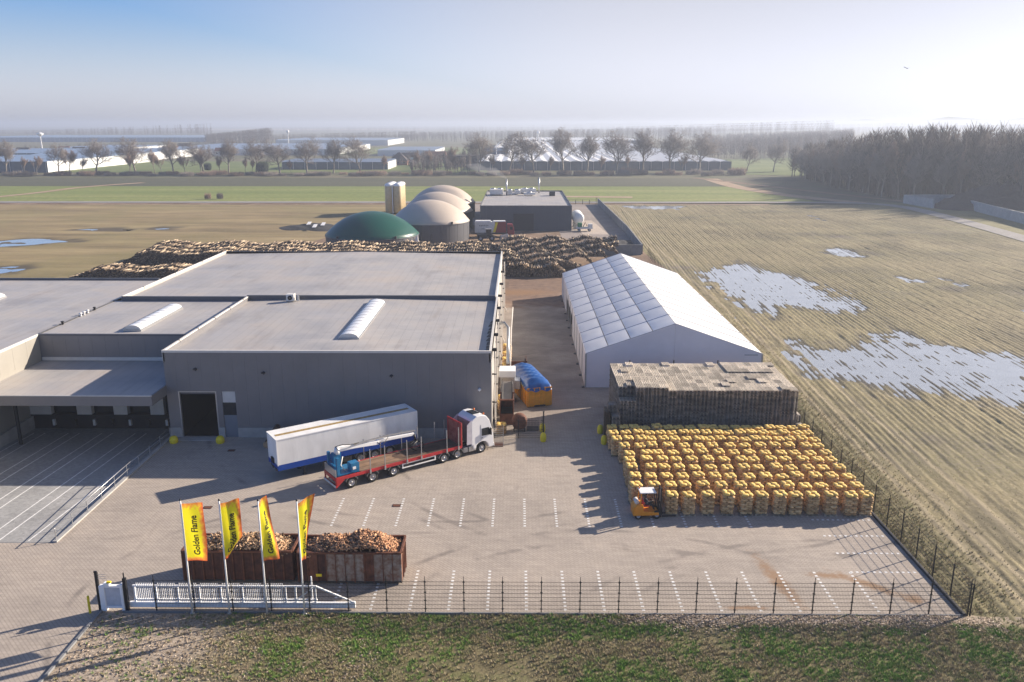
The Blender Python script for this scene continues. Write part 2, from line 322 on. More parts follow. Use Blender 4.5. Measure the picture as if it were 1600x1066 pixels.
# distant strips
sheet('ploughed_strip',[(-900,436),(118,436),(104,503),(-900,503)],-.46,M_dark)
sheet('wheat_field',[(-900,350),(140,350),(116,440),(-900,440)],-.50,M_green)
sheet('meadow',[(-900,560),(-20,560),(-30,700),(-900,800)],-.45,M_mead)
sheet('far_meadow',[(140,540),(380,470),(420,900),(170,760)],-.44,M_mead)
sheet('distant_meadow',[(-420,900),(-40,900),(-30,1150),(-420,1150)],-.44,M_mead)
sheet('sand_flat',[(-1900,4300),(-500,4300),(-500,5000),(-1900,5000)],-.40,M_track)
sheet('heath',[(110,503),(116,400),(124,352),(150,340),(160,300),(205,520)],-.47,gmat_simple('rough_heath',[(.3,(.07,.06,.04)),(.5,(.13,.115,.07)),(.7,(.10,.12,.05))],.08))
def ribbon(name,pts,wd,z,m):
    mb=MB(); P=[Vector((x,y,0)) for x,y in pts]; vs=[]
    for i,p in enumerate(P):
        d=(P[min(i+1,len(P)-1)]-P[max(i-1,0)]).normalized(); n=Vector((-d.y,d.x,0))*wd/2; vs+=[(p.x-n.x,p.y-n.y,z),(p.x+n.x,p.y+n.y,z)]
    mb.add(vs,[(2*i,2*i+1,2*i+3,2*i+2) for i in range(len(P)-1)]); return mb.build(name,m,None,'structure')
def bez(pts,n=8):
    out=[]; P=[pts[0]]+list(pts)+[pts[-1]]
    for i in range(1,len(P)-2):
        for k in range(n):
            t=k/n; q=[]
            for j in (0,1): 
                a,b,c_,d=P[i-1][j],P[i][j],P[i+1][j],P[i+2][j]; q.append(.5*((2*b)+(-a+c_)*t+(2*a-5*b+4*c_-d)*t*t+(-a+3*b-3*c_+d)*t**3))
            out.append(tuple(q))
    out.append(pts[-1]); return out
ribbon('farm_road',bez([(131,150),(138,200),(142,233),(148,289),(149,325),(140,341),(120,345),(102,346),(60,345),(-60,345),(-300,344),(-600,344)]),6.5,-.30,M_road)
ribbon('field_margin',[(-600,336),(-60,338),(30,338),(100,336)],6,-.40,M_dirt)
ribbon('sandy_track',bez([(-235,352),(-226,392),(-222,430),(-206,462)]),5,-.41,M_track)
ribbon('sandy_edge',bez([(112,498),(112,430),(124,375),(140,345)]),9,-.42,M_track)
ribbon('wood_lane',bez([(104,505),(128,440),(160,352),(190,300)]),5,-.38,M_dirt)
ribbon('sand_patch',bez([(-10,372),(22,374),(50,371)]),7,-.44,M_track)
# ---- furrowed stubble field on the right, with hollows that hold water
TAN=math.tan(R(3.1))
def sdist(X,Y,poly):
    P=np.array(poly,float); d=np.full(X.shape,1e9); ins=np.zeros(X.shape,bool)
    for i in range(len(P)):
        a=P[i]; b=P[(i+1)%len(P)]; e=b-a; t=np.clip(((X-a[0])*e[0]+(Y-a[1])*e[1])/(e@e),0,1)
        d=np.minimum(d,np.hypot(X-a[0]-t*e[0],Y-a[1]-t*e[1]))
        cnd=((a[1]>Y)!=(b[1]>Y)); 
        with np.errstate(divide='ignore',invalid='ignore'): xi=a[0]+(Y-a[1])*(e[0])/(e[1] if e[1]!=0 else 1e-9)
        ins^=cnd&(X<xi)
    return np.where(ins,d,-d)
def pxpoly(pts,z=-.3): return [G(x,y,z) for x,y in pts]
POOLS=[pxpoly([(1078,424),(1110,418),(1150,407),(1200,420),(1275,440),(1362,480),(1300,483),(1215,478),(1185,492),(1150,476)]),
 pxpoly([(1228,533),(1262,545),(1330,548),(1395,520),(1440,535),(1500,540),(1620,556),(1640,645),(1540,618),(1470,600),(1400,612),(1335,590),(1272,583)]),
 pxpoly([(968,321),(1075,321),(1065,327),(985,326)]),pxpoly([(1262,336),(1275,338),(1298,346),(1280,344)]),pxpoly([(1300,389),(1312,389),(1336,399),(1318,397)]),
 pxpoly([(1412,434),(1440,437),(1438,442),(1418,440)]),pxpoly([(1478,436),(1500,441),(1522,452),(1505,450)]),pxpoly([(1580,478),(1620,486),(1620,492),(1590,486)])]
x0=np.arange(9,262,.1875); ys=np.concatenate([np.arange(24,165,.6),np.arange(165,337,2.0)])
XX,YY=np.meshgrid(x0,ys,indexing='ij'); XX=XX+YY*TAN*1.0
a_=XX-YY*TAN
nz=vnoise(XX,YY,3.2,1)-.5; nf=vnoise(a_*2.2,YY,1.6,2)-.5; nb=vnoise(XX,YY,26,3)-.5
amp=.042*(.25+1.3*vnoise(XX,YY,9,5))
H=-.36+amp*np.cos(2*math.pi*(a_+.5*(vnoise(XX,YY,40,8)))/.75)+.05*nz+.07*nf+.06*(vnoise(a_*1.5,YY,.9,77)-.5)+.05*nb
H+=-.05*np.cos(2*math.pi*a_/5.25)**8          # deeper tramlines
dep=np.zeros_like(H)
for i,p in enumerate(POOLS):
    big=i<2; s_=sdist(XX,YY,p)+ (nz*3.0+nb*7+ (vnoise(a_*1.2,YY*.25,1.3,11)-.5)*(5 if big else 2)+(vnoise(XX,YY,1.4,12)-.5)*3); dep=np.maximum(dep,smooth(-2.2 if big else -.8,4.0 if big else 1.2,s_)*(1 if big else .92))
H-=dep*.17
keep=(XX<32.2)&(YY>180); H=np.where(XX<30.2,np.minimum(H,-.30),H)
wet=np.clip(dep*1.3,0,1)
n0,n1=XX.shape; idx=np.arange(n0*n1).reshape(n0,n1)
Fq=np.stack([idx[:-1,:-1],idx[1:,:-1],idx[1:,1:],idx[:-1,1:]],-1).reshape(-1,4)
cx=XX.ravel()[Fq].mean(1); cy=YY.ravel()[Fq].mean(1); Fq=Fq[(cx>28.9)&~((cy>180)&(cx<31.6))&(cx<np.interp(cy,[0,150,200,233,289,320,332,340],[122,127,134,138,144,144,139,128]))]
used=np.unique(Fq); re=np.full(n0*n1,-1); re[used]=np.arange(len(used)); V=np.stack([XX.ravel(),YY.ravel(),H.ravel()],-1)[used]
meshnp('stubble_field',V,re[Fq],M_field,None,'structure',wet.ravel()[used],smoothf=True)
M_water=mat('puddle_water',(.50,.54,.58),.07,metal=.55,var=.08,scale=.3,coord='World',spec=.6)
for i,p in enumerate(POOLS):
    xs=[q[0] for q in p]; ys_=[q[1] for q in p]; m_=6 if i<2 else 2
    # generous sheet lying in the hollow; the furrow ridges break through it
    if i==0: pg=[(min(xs)-5,min(ys_)-6),(max(xs)+6,min(ys_)-6),(max(xs)+8,max(ys_)+8),(min(xs)-1,max(ys_)+8)]
    elif i==1: pg=[(min(xs)-2,min(ys_)-6),(max(xs)+8,min(ys_)-6),(max(xs)+10,max(ys_)+6),(min(xs)-1,max(ys_)+6)]
    else: pg=[(min(xs)-m_,min(ys_)-m_),(max(xs)+m_,min(ys_)-m_),(max(xs)+m_,max(ys_)+m_),(min(xs)-m_,max(ys_)+m_)]
    o=sheet('puddle',pg,-.485,M_water)
# ---- brown field on the left
LP=[pxpoly([(-30,378),(30,372),(70,371),(118,377),(60,381),(0,385),(-30,386)]),pxpoly([(-30,419),(20,415),(46,418),(30,424),(-30,432)]),pxpoly([(105,357),(210,358),(200,360),(110,359)]),pxpoly([(225,356),(275,356),(270,358),(230,358)]),pxpoly([(285,375),(300,377),(290,380)])]
xs=np.arange(-330,-2,1.3); ys=np.concatenate([np.arange(120,230,1.2),np.arange(230,336,2.0)]); XX,YY=np.meshgrid(xs,ys,indexing='ij')
nz=vnoise(XX,YY,4,21)-.5; nb=vnoise(XX,YY,30,22)-.5
H=-.36+.10*nz+.06*nb+.05*(vnoise(XX,YY,1.6,23)-.5); dep=np.zeros_like(H)
for p in LP: dep=np.maximum(dep,smooth(-2,4,sdist(XX,YY,p)+nz*5+nb*7))
H-=dep*.16
n0,n1=XX.shape; idx=np.arange(n0*n1).reshape(n0,n1); Fq=np.stack([idx[:-1,:-1],idx[1:,:-1],idx[1:,1:],idx[:-1,1:]],-1).reshape(-1,4)
cx=XX.ravel()[Fq].mean(1); cy=YY.ravel()[Fq].mean(1); Fq=Fq[~((cx>-54)&(cy<208))&~(cx>-16)]
meshnp('brown_field',np.stack([XX.ravel(),YY.ravel(),H.ravel()],-1),Fq,M_lfield,None,'structure',np.clip(dep*1.4,0,1).ravel(),smoothf=True)
for p in LP:
    xs_=[q[0] for q in p]; ys_=[q[1] for q in p]; sheet('puddle',[(min(xs_)-5,min(ys_)-5),(max(xs_)+5,min(ys_)-5),(max(xs_)+5,max(ys_)+5),(min(xs_)-5,max(ys_)+5)],-.475,M_water)
# ---- yard
RX=-35.6   # edge of the loading ramp
sheet('yard_paving',[(-27.5,48.2),(28.9,48.2),(28.9,171),(-2,171),(-2,160),(-54,160),(-54,88),(-36,88),(RX,79.5),(RX,57.4),(-120,57.4),(-120,20),(-27.1,20)],0,M_yard)
sheet('brown_field',[(-98,158),(-66,158.9),(-58,208),(-92,207)],-.02,M_lfield); sheet('storage_yard_earth',[(-66,158.9),(-2,158.9),(-2,170.8),(33,170.8),(31.2,203),(31.2,262),(-50,262),(-58,208)],-.30+.302,M_dirt)
sheet('roadside_verge',[(120,100),(420,100),(420,300),(150,345),(137,338)],-.42,gmat_simple('roadside_grass',[(.3,(.13,.125,.05)),(.5,(.20,.185,.085)),(.7,(.24,.22,.11))],.08)); sheet('concrete_pad',[(12,228),(31,228),(31,333),(-18,333),(-18,262),(12,262)],.02,gmat_simple('concrete_pad',[(.3,(.23,.20,.18)),(.7,(.34,.29,.26))],.1))
sheet('pale_slab',[(18.5,240),(26,240),(24,276),(17.5,276)],.03,gmat_simple('pale_slab',[(.3,(.42,.35,.29)),(.7,(.5,.43,.36))],.2))
# front verge
gx=np.arange(-27.25,46,.5); gy=np.arange(24,48.6,.5); XX,YY=np.meshgrid(gx,gy,indexing='ij')
H=.03+.10*(vnoise(XX,YY,2.2,31)-.5)+.12*(vnoise(XX,YY,7,32)-.5)-.10*smooth(28,31,XX)-.25*smooth(30,36,XX); H=np.where(YY>47.9,-.03-.3*smooth(28,31,XX),H)
n0,n1=XX.shape; idx=np.arange(n0*n1).reshape(n0,n1); Fq=np.stack([idx[:-1,:-1],idx[1:,:-1],idx[1:,1:],idx[:-1,1:]],-1).reshape(-1,4)
t=NT('verge',.95); n1_=t.noise(.45,None,6,.65); n2_=t.noise(5.,None,6,.75)
c=t.ramp(n1_,[(.3,(.13,.11,.055)),(.5,(.20,.17,.09)),(.68,(.12,.14,.045))]); soil=t.ramp(n2_,[(.3,(.25,.20,.15)),(.7,(.50,.42,.33))])
lf=t.math('SUBTRACT',1.,t.sstep(t.math('ADD',t.x,t.math('MULTIPLY',t.noise(.3),8.)),-18,-10)); c=t.mix(lf,c,soil); c=t.mix(1,c,t.ramp(n2_,[(.3,.6),(.7,1.3)]),'MULTIPLY')
c=t.mix(t.math('MULTIPLY',t.math('MULTIPLY',t.sstep(t.y,46.6,48.3),t.sstep(t.x,6,13)),.75),c,soil)
t.bump(n2_,.8,.08); M_verge=t.out(c)
meshnp('verge',np.stack([XX.ravel(),YY.ravel(),H.ravel()],-1),Fq,M_verge,None,'structure',smoothf=True)
mb=MB(); mb.box(-27.42,20,-.1,-27.26,48.1,.13); mb.build('kerb',M_concd,None,'structure')
mb=MB(); mb.box(-25.9,48.02,-.3,29.1,48.12,.09); mb.build('edging_kerb',M_concd,None,'structure')
mb=MB(); mb.box(28.92,48.0,-.6,29.12,171,.16); mb.build('retaining_edge',mat('black_beam',(.035,.035,.04),.6),None,'structure')
# ---- loading ramp
mb=MB(); zr=-1.2
mb.add([(-90,57.4,.0),(RX,57.4,.0),(RX,84.2,zr),(-90,84.2,zr)],[(0,1,2,3)]); mb.add([(-90,84.2,zr),(RX,84.2,zr),(RX,90,zr),(-90,90,zr)],[(0,1,2,3)])
mb.build('loading_ramp',M_slab,None,'structure')
mb=MB(); mb.box(RX,57.35,-1.5,RX+.35,79.5,.12); mb.build('ramp_wall',M_conc,None,'structure')
mb=MB(); mb.box(-90,57.28,-.4,RX+.1,57.39,.006); mb.build('ramp_sill',M_concd,None,'structure')
for k,x in enumerate((-37.6,-39.9,-41.1,-43.55,-44.7,-47.1,-48.3,-50.8,-52.0)):
    mb=MB()
    def rz_(y): return max(zr,-(y-57.4)/26.8*1.2)+.006
    y0=57.6
    mb.add([(x-.06,y0,rz_(y0)),(x+.06,y0,rz_(y0)),(x+.06,83.5,rz_(83.5)),(x-.06,83.5,rz_(83.5))],[(0,1,2,3)]); mb.build('ramp_line',M_paint,None,'structure')
# ---- parking markings: rows of white blocks
def markline(p,q,n=11,s_=.19):
    mb=MB(); p=Vector((*p,0));q=Vector((*q,0)); d=(q-p).normalized(); a=Vector((-d.y,d.x,0))*s_/2; b=d*s_/2
    for i in range(n):
        c=p.lerp(q,i/(n-1)); mb.add([c-a-b+Vector((0,0,.005)),c+a-b+Vector((0,0,.005)),c+a+b+Vector((0,0,.005)),c-a+b+Vector((0,0,.005))],[(0,1,2,3)])
    mb.build('parking_line',M_paint,None,'structure')
for k in range(14): x=-14.9+2.57*k; markline((x,60.35),(x,65.2),12)
for k in range(15): x=-12.3+2.57*k; markline((x,48.6),(x,53.4),12)
for y in (61.6,58.9,56.2,53.5): markline((23.8,y),(28.3,y),12)
# ================================================================ MATERIALS FOR THINGS
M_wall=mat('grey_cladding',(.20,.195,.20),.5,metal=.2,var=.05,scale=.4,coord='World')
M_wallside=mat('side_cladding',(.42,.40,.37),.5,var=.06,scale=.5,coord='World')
M_cream=mat('cream_cladding',(.30,.285,.25),.6,var=.05,scale=.4,coord='World')
M_roofm=None
t=NT('roof_membrane',.55); br=t.N.new('ShaderNodeTexBrick'); t.L.new(t.map((1,1,1),R(90)),br.inputs['Vector']); br.inputs['Scale'].default_value=1; br.inputs['Brick Width'].default_value=9; br.inputs['Row Height'].default_value=1.05; br.inputs['Mortar Size'].default_value=.03; br.inputs['Mortar Smooth'].default_value=.6
br.inputs['Color1'].default_value=(.385,.37,.36,1); br.inputs['Color2'].default_value=(.405,.39,.375,1); br.inputs['Mortar'].default_value=(.28,.27,.265,1)
c=t.mix(1,br.outputs[0],t.ramp(t.noise(.12,None,6,.65),[(.3,(.78,.80,.84)),(.5,(1,1,1)),(.7,(1.12,1.05,.97))]),'MULTIPLY')
c=t.mix(t.math('MULTIPLY',t.sstep(t.noise(.5,t.map((1,.18,1)),6,.7),.52,.72),.45),c,(.25,.22,.20)); c=t.mix(t.math('MULTIPLY',t.sstep(t.noise(.35,t.map((.25,1,1)),6,.7),.56,.60),.22),c,(.5,.47,.44))
t.L.new(t.ramp(t.noise(.2),[(.3,.38),(.7,.62)]),t.b.inputs['Roughness']); M_roof=t.out(c)
M_trim=mat('pale_trim',(.62,.60,.56),.5,var=.05)
M_dtrim=mat('dark_trim',(.10,.105,.12),.5,var=.05)
M_black=mat('black_paint',(.012,.012,.014),.5,var=.1)
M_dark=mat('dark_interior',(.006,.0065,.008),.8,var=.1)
M_white=mat('white_paint',(.80,.80,.79),.35,var=.03)
M_whited=mat('dirty_white',(.62,.61,.58),.5,var=.12,scale=2)
M_sky=mat('skylight_plastic',(.74,.76,.78),.28,var=.04)
M_galv=mat('galvanised_steel',(.45,.46,.47),.35,metal=.7,var=.1,scale=4)
M_pipe=mat('drain_pipe',(.66,.62,.56),.45,var=.05)
M_yel=mat('yellow_paint',(.78,.62,.02),.5,var=.08,scale=3)
M_tyre=mat('tyre_rubber',(.022,.022,.022),.85,var=.2,scale=6)
M_glass=mat('dark_glass',(.02,.025,.03),.06,var=.1)
M_steel=mat('dark_steel',(.05,.052,.056),.5,metal=.4,var=.2,scale=4)
M_rust=mat('rusty_steel',(.13,.05,.028),.8,var=.45,scale=2.2,bump=.15)
M_rust2=mat('rust_patched_white',(.40,.36,.31),.75,var=.2,scale=2.4,col2=(.17,.075,.04))
M_lamp=mat('lamp_housing',(.03,.03,.035),.4,var=.1)
# ================================================================ MAIN WAREHOUSE
W=thing('warehouse','large flat-roofed grey warehouse with dock canopy filling the left half of the site','warehouse',(-19,79.5,0))
wo=Vector((-19,79.5,0))
class WB(MB):      # builder in world coordinates, parented to the warehouse
    def fin(s,name,m,parent=None,kind=None,label=None,bevel=0):
        base=parent if parent is not None else W
        s.v=[(x-wo.x,y-wo.y,z-wo.z) for x,y,z in s.v]; return s.build(name,m,base,kind,None,bevel,True,label)
FX0,FX1,FY0,FY1,FH=-35.45,-2.75,79.5,106.5,9.15
# front wall with a door opening and a side door opening, cladding as separate vertical panels
dx0,dx1,dh=-34.3,-30.45,4.9; sx0,sx1,sh=-29.9,-28.55,4.9
cols=[FX0+.0]; 
edges=sorted(set([FX0,dx0,dx1,sx0,sx1,FX1]))
def panels(x0,x1,z0,z1,pw,name='wall_panel'):
    n=max(1,round((x1-x0)/pw)); 
    for k in range(n):
        a=x0+(x1-x0)*k/n; b=x0+(x1-x0)*(k+1)/n; WB().box(a+.003,FY0,z0,b-.003,FY0+.12,z1).fin(name,M_wall)
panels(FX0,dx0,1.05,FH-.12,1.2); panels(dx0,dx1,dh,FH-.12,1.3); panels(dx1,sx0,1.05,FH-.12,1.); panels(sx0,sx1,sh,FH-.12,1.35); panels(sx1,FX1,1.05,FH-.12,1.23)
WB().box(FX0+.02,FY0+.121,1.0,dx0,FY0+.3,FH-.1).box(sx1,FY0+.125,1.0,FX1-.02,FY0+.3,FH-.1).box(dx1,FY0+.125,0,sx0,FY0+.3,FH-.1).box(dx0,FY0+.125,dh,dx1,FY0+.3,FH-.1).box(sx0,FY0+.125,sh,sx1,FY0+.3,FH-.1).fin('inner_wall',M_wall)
for a,b in ((FX0-.03,dx0),(dx1,sx0),(sx1,FX1+.03)): WB().box(a,FY0-.04,0,b,FY0+.3,1.03).fin('plinth',M_conc)
# openings
d=WB().box(dx0,FY0+.3,0,dx0+.05,FY0+14,dh).box(dx1-.05,FY0+.3,0,dx1,FY0+14,dh).box(dx0,FY0+14,0,dx1,FY0+14.1,dh).box(dx0,FY0+.3,dh,dx1,FY0+14,dh+.05).box(dx0+.05,FY0+.3,.004,dx1-.05,FY0+14,.03).fin('doorway_shade_lining',M_dark)  # near-black lining and floor paint in the shade inside the hall
WB().box(dx0-.0,FY0+.2,4.55,dx1,FY0+.32,4.88).fin('door_shutter_box',M_dtrim)
WB().box(dx0,FY0+.0,0,dx0+.12,FY0+.26,dh).box(dx1-.12,FY0,0,dx1,FY0+.26,dh).box(dx0+.12,FY0+.0,dh-.1,dx1-.12,FY0+.26,dh).fin('door_frame',M_galv)
WB().box(sx0,FY0+.1,0,sx1,FY0+.16,2.35).fin('side_door',mat('grey_door',(.16,.19,.23),.45,var=.05))
WB().box(sx0,FY0+.1,2.35,sx1,FY0+.14,3.7).fin('window',M_glass)
WB().box(sx0,FY0+.09,3.7,sx1,FY0+.16,4.9).fin('fanlight_panel',M_trim)
WB().box(dx0-.1,FY0-1.1,.0,dx1+.1,FY0-.05,.05).fin('door_sill',M_conc)
# lamps on the front wall
for x,z in ((-32.3,7.25),(-12.7,6.6),(-3.9,5.2),(-25.5,6.9)):
    WB().box(x-.16,FY0-.32,z-.05,x+.16,FY0-.03,z+.08).box(x-.05,FY0-.1,z-.2,x+.05,FY0-.005,z+.15).fin('wall_lamp',M_lamp if x!=-3.9 else M_white,bevel=.02)
# right wall, left wall and rear
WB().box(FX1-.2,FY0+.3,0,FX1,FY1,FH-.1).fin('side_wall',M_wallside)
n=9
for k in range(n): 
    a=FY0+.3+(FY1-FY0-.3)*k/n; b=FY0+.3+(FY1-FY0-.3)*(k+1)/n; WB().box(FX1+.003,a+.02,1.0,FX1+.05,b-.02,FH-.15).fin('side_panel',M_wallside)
WB().box(FX0,FY0+.3,0,FX0+.2,FY1,FH-.1).fin('left_wall',M_wall)
def parapet(x0,y0,x1,y1,ztop,zroof,th=.22,m=M_trim,name='parapet'):
    WB().box(min(x0,x1)-(th if x0==x1 else 0)/2,min(y0,y1)-(th if y0==y1 else 0)/2,zroof-.3,max(x0,x1)+(th if x0==x1 else 0)/2,max(y0,y1)+(th if y0==y1 else 0)/2,ztop).fin(name,m)
# gently pitched decks
def deck(x0,x1,y0,y1,z,rise,name='roof'):
    xm=(x0+x1)/2; WB().add([(x0,y0,z),(xm,y0,z+rise),(x1,y0,z),(x0,y1,z),(xm,y1,z+rise),(x1,y1,z),(x0,y0,z-.4),(x1,y0,z-.4),(x0,y1,z-.4),(x1,y1,z-.4)],[(0,1,4,3),(1,2,5,4),(0,6,7,2,1),(3,4,5,9,8)]).fin(name,M_roof)
deck(FX0+.14,FX1-.14,FY0+.16,FY1-.1,8.62,.32)
parapet(FX0+.06,FY0,FX0+.06,FY1,FH+.02,8.3); parapet(FX1-.06,FY0,FX1-.06,FY1,FH+.02,8.3)
WB().box(FX0-.06,FY0-.05,FH-.2,FX1+.06,FY0+.2,FH+.03).fin('eaves_trim',M_trim)
WB().box(FX0-.05,FY1-.2,8.2,FX1-.3,FY1+.12,9.28).fin('rear_parapet',M_dtrim)
# parapet joint clips
for i in range(5):
    y=83.5+i*5.2; WB().box(FX0-.07,y,FH-.25,FX0+.2,y+.09,FH+.06).fin('parapet_clip',M_black)
# rear hall
RX0,RX1,RY0,RY1,RH=-52.1,-2.95,106.7,146.8,9.05
WB().box(RX0,RY0,0,RX0+.2,RY1,RH-.1).box(RX0+.2,RY1-.2,0,RX1,RY1,RH-.1).box(RX1-.2,RY0,0,RX1,RY1-.2,RH-.1).box(RX0+.2,RY0,7,FX0,RY0+.2,RH-.1).fin('rear_hall_wall',M_wallside)
deck(RX0+.2,RX1-.14,RY0+.2,RY1-.2,8.62,.34)
parapet(RX0+.06,RY0,RX0+.06,RY1,RH+.04,8.3); parapet(RX1-.06,RY0,RX1-.06,RY1,RH+.02,8.3)
WB().box(RX0,RY1-.2,8.2,RX1,RY1+.03,RH+.0).fin('rear_parapet',M_dtrim); WB().box(RX0,RY0-.06,8.1,FX0-.1,RY0+.2,RH+.0).fin('step_parapet',M_dtrim)
for i in range(3): y=113+i*11; WB().box(RX0-.03,y,RH-.25,RX0+.2,y+.09,RH+.08).fin('parapet_clip',M_black)
# middle hall + left hall (same roof height)
MX0,MY0,MH=-53.0,88.6,8.5
WB().box(MX0,MY0,5.2,FX0,MY0+.2,MH-.05).fin('upper_wall',M_wall)
for k in range(12):
    a=MX0+(FX0-MX0)*k/12; b=MX0+(FX0-MX0)*(k+1)/12; WB().box(a+.006,MY0-.06,5.9,b-.006,MY0-.003,MH-.18).fin('wall_panel',M_wall)
WB().box(MX0,MY0-.1,MH-.17,FX0,MY0+.2,MH+.03).fin('eaves_trim',M_dtrim)
deck(MX0,FX0,MY0+.2,RY0,MH-.05,.0)
WB().box(MX0+.1,MY0-.16,5.52,FX0-.05,MY0-.063,5.9).fin('flashing',M_trim)
LX0=-110
WB().box(MX0-.25,66,-1.2,MX0-.02,MY0+.2,MH-.05).fin('left_hall_wall',M_cream)
for k in range(9):
    a=66+2.5*k; WB().box(MX0-.018,a+.01,5.9,MX0+.03,a+2.49,MH-.15).fin('wall_panel',M_cream)
WB().box(LX0,66,0,MX0-.25,66.2,MH-.05).fin('left_hall_gable',M_wall); WB().box(LX0,121.2,0,MX0,121.4,MH-.05).fin('left_hall_gable',M_wall)
WB().add([(LX0,66,MH),(MX0-.02,66,MH),(MX0-.02,121.3,MH),(LX0,121.3,MH)],[(0,1,2,3)]).fin('roof',M_roof)
WB().box(LX0,121.1,MH-.3,MX0-.3,121.45,MH+.3).fin('rear_parapet',M_dtrim)
WB().box(MX0-.12,66,MH-.2,MX0+.045,MY0-.11,MH+.05).fin('eaves_trim',M_trim)
WB().box(MX0-.10,MY0+.25,MH+.0,MX0+.0,106.5,MH+.07).fin('roof_seam',M_dtrim)
for x,y in ((-53.1,97.5),(-53.1,98.3),(-53.1,99.2),(-53.1,100.9),(-53.0,93.2)): WB().lathe([(.13,0),(.13,.28),(.2,.3),(.2,.36),(.02,.42)],(x+.25,y,MH),10).fin('roof_vent',M_black if y<94 or y>100 else M_white)
# canopy over the loading docks
WB().box(-75,76.1,4.5,FX0-.02,76.25,5.52).fin('canopy_fascia',M_wall); WB().box(FX0-.17,76.25,4.5,FX0-.02,88.5,5.52).fin('canopy_fascia',M_wall)
WB().add([(-75,76.25,5.46),(FX0-.17,76.25,5.46),(FX0-.17,88.6,5.46),(-75,88.6,5.46)],[(0,1,2,3)]).fin('canopy_roof',M_roof)
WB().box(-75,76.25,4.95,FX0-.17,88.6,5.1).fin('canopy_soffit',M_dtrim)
WB().box(-75,76.08,5.47,FX0,76.2,5.56).fin('eaves_trim',M_trim)
WB().box(-51.35,79.7,-1.2,-51.1,79.95,4.9).fin('canopy_column',M_steel)
# dock wall: pale piers between dark dock doors, black pit below
px_=[(-53.0,-50.7),(-47.9,-46.3),(-43.9,-42.4),(-39.9,-38.4),(-36.3,FX0-.02)]
for a,b in px_: WB().box(a,85.0,.42,b,85.6,4.95).fin('dock_pier',M_trim)
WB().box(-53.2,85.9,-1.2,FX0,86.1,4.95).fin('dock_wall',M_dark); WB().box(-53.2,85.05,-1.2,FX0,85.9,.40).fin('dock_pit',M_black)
for (a,b),(c_,d_) in zip(px_[:-1],px_[1:]):
    WB().box(b+.35,85.62,.45,c_-.35,85.7,3.6).fin('dock_door',mat('dock_door',(.018,.02,.024),.7) if 'dock_door' not in MATS else MATS['dock_door'])
    for xx in (b+.12,c_-.37): WB().box(xx,84.75,-.75,xx+.25,85.04,-.1).fin('dock_buffer',M_whited if xx==b+.12 else M_black)
WB().box(MX0-.02,66,-1.2,MX0+.3,85,.25).fin('dock_plinth',M_conc)
# skylights
def skylight(x0,x1,y0,y1,z,n):
    r_=WB(); hw=(x1-x0)/2; xm=(x0+x1)/2; r_.box(x0-.12,y0-.12,z,x1+.12,y1+.12,z+.22); base=r_.fin('skylight',M_galv)
    for k in range(n):
        a=y0+(y1-y0)*k/n+.03; b=y0+(y1-y0)*(k+1)/n-.03; pr=[(xm+hw*math.cos(t_),z+.222+.42*math.sin(t_)) for t_ in np.linspace(0,math.pi,11)]
        WB().prism(pr,a,b,'y').fin('glazing',M_sky,base)
    for k in range(n+1):
        y=y0+(y1-y0)*k/n; pr=[(xm+(hw+.02)*math.cos(t_),z+.224+.45*math.sin(t_)) for t_ in np.linspace(0,math.pi,11)]
        WB().prism(pr,y-.03,y+.03,'y').fin('glazing_bar',M_trim,base)
skylight(-19.0,-17.0,85.2,103.3,8.83,12); skylight(-44.2,-42.4,90.2,102.0,8.46,9); skylight(-70.5,-68.6,96,108.5,8.5,9); skylight(-95,-93,90,105,8.5,8)
# roof air unit
u=WB().box(-29.9,104.6,8.85,-28.9,105.5,9.75).fin('air_unit',M_whited,bevel=.03); WB().lathe([(.05,-.02),(.3,-.02),(.3,0)],(-29.4,104.58,9.3),14,axis='y').fin('fan_grille',M_black,u)
WB().box(-28.6,104.9,8.85,-28.35,105.2,9.5).fin('roof_flue',M_galv)
# dark patches along the right gutter
sheet_=WB(); 
for k in range(9):
    y=80.6+k*1.6; sheet_.add([(FX1-.75+.25*random.random(),y,8.665),(FX1-.2,y,8.64),(FX1-.2,y+1.5,8.64),(FX1-.6+.2*random.random(),y+1.3,8.665)],[(0,1,2,3)])
sheet_.fin('gutter_patches',M_black)
# drain pipes on the right wall, steel duct
for i,y in enumerate((81.3,87.5,94.2,101.,108.5,117.,127.,138.)):
    p=WB().tube([(FX1+.05,y,8.9),(FX1+.32,y,8.8),(FX1+.36,y,8.3),(FX1+.36,y,.9),(FX1+.62,y,.45),(FX1+.62,y,.02)],.085,8).fin('drain_pipe',M_pipe)
    WB().box(FX1+.0,y-.16,8.7,FX1+.55,y+.16,8.98).fin('hopper_head',M_black,p)
    for zz in (6.2,3.2): WB().box(FX1+.05,y-.13,zz,FX1+.5,y+.13,zz+.1).fin('pipe_bracket',M_black,p)
WB().tube([(FX1+.1,99,7.3),(FX1+1.,99,7.4),(FX1+1.5,98.5,6.9),(FX1+1.5,97,6.0),(FX1+1.5,93.,4.0)],.2,10).fin('exhaust_duct',M_galv)
WB().tube([(FX1+1.95,112,6.5),(FX1+1.8,104,5.2),(FX1+1.8,95.5,4.2),(FX1+1.8,92.8,3.6)],.07,6).fin('conduit',M_pipe)
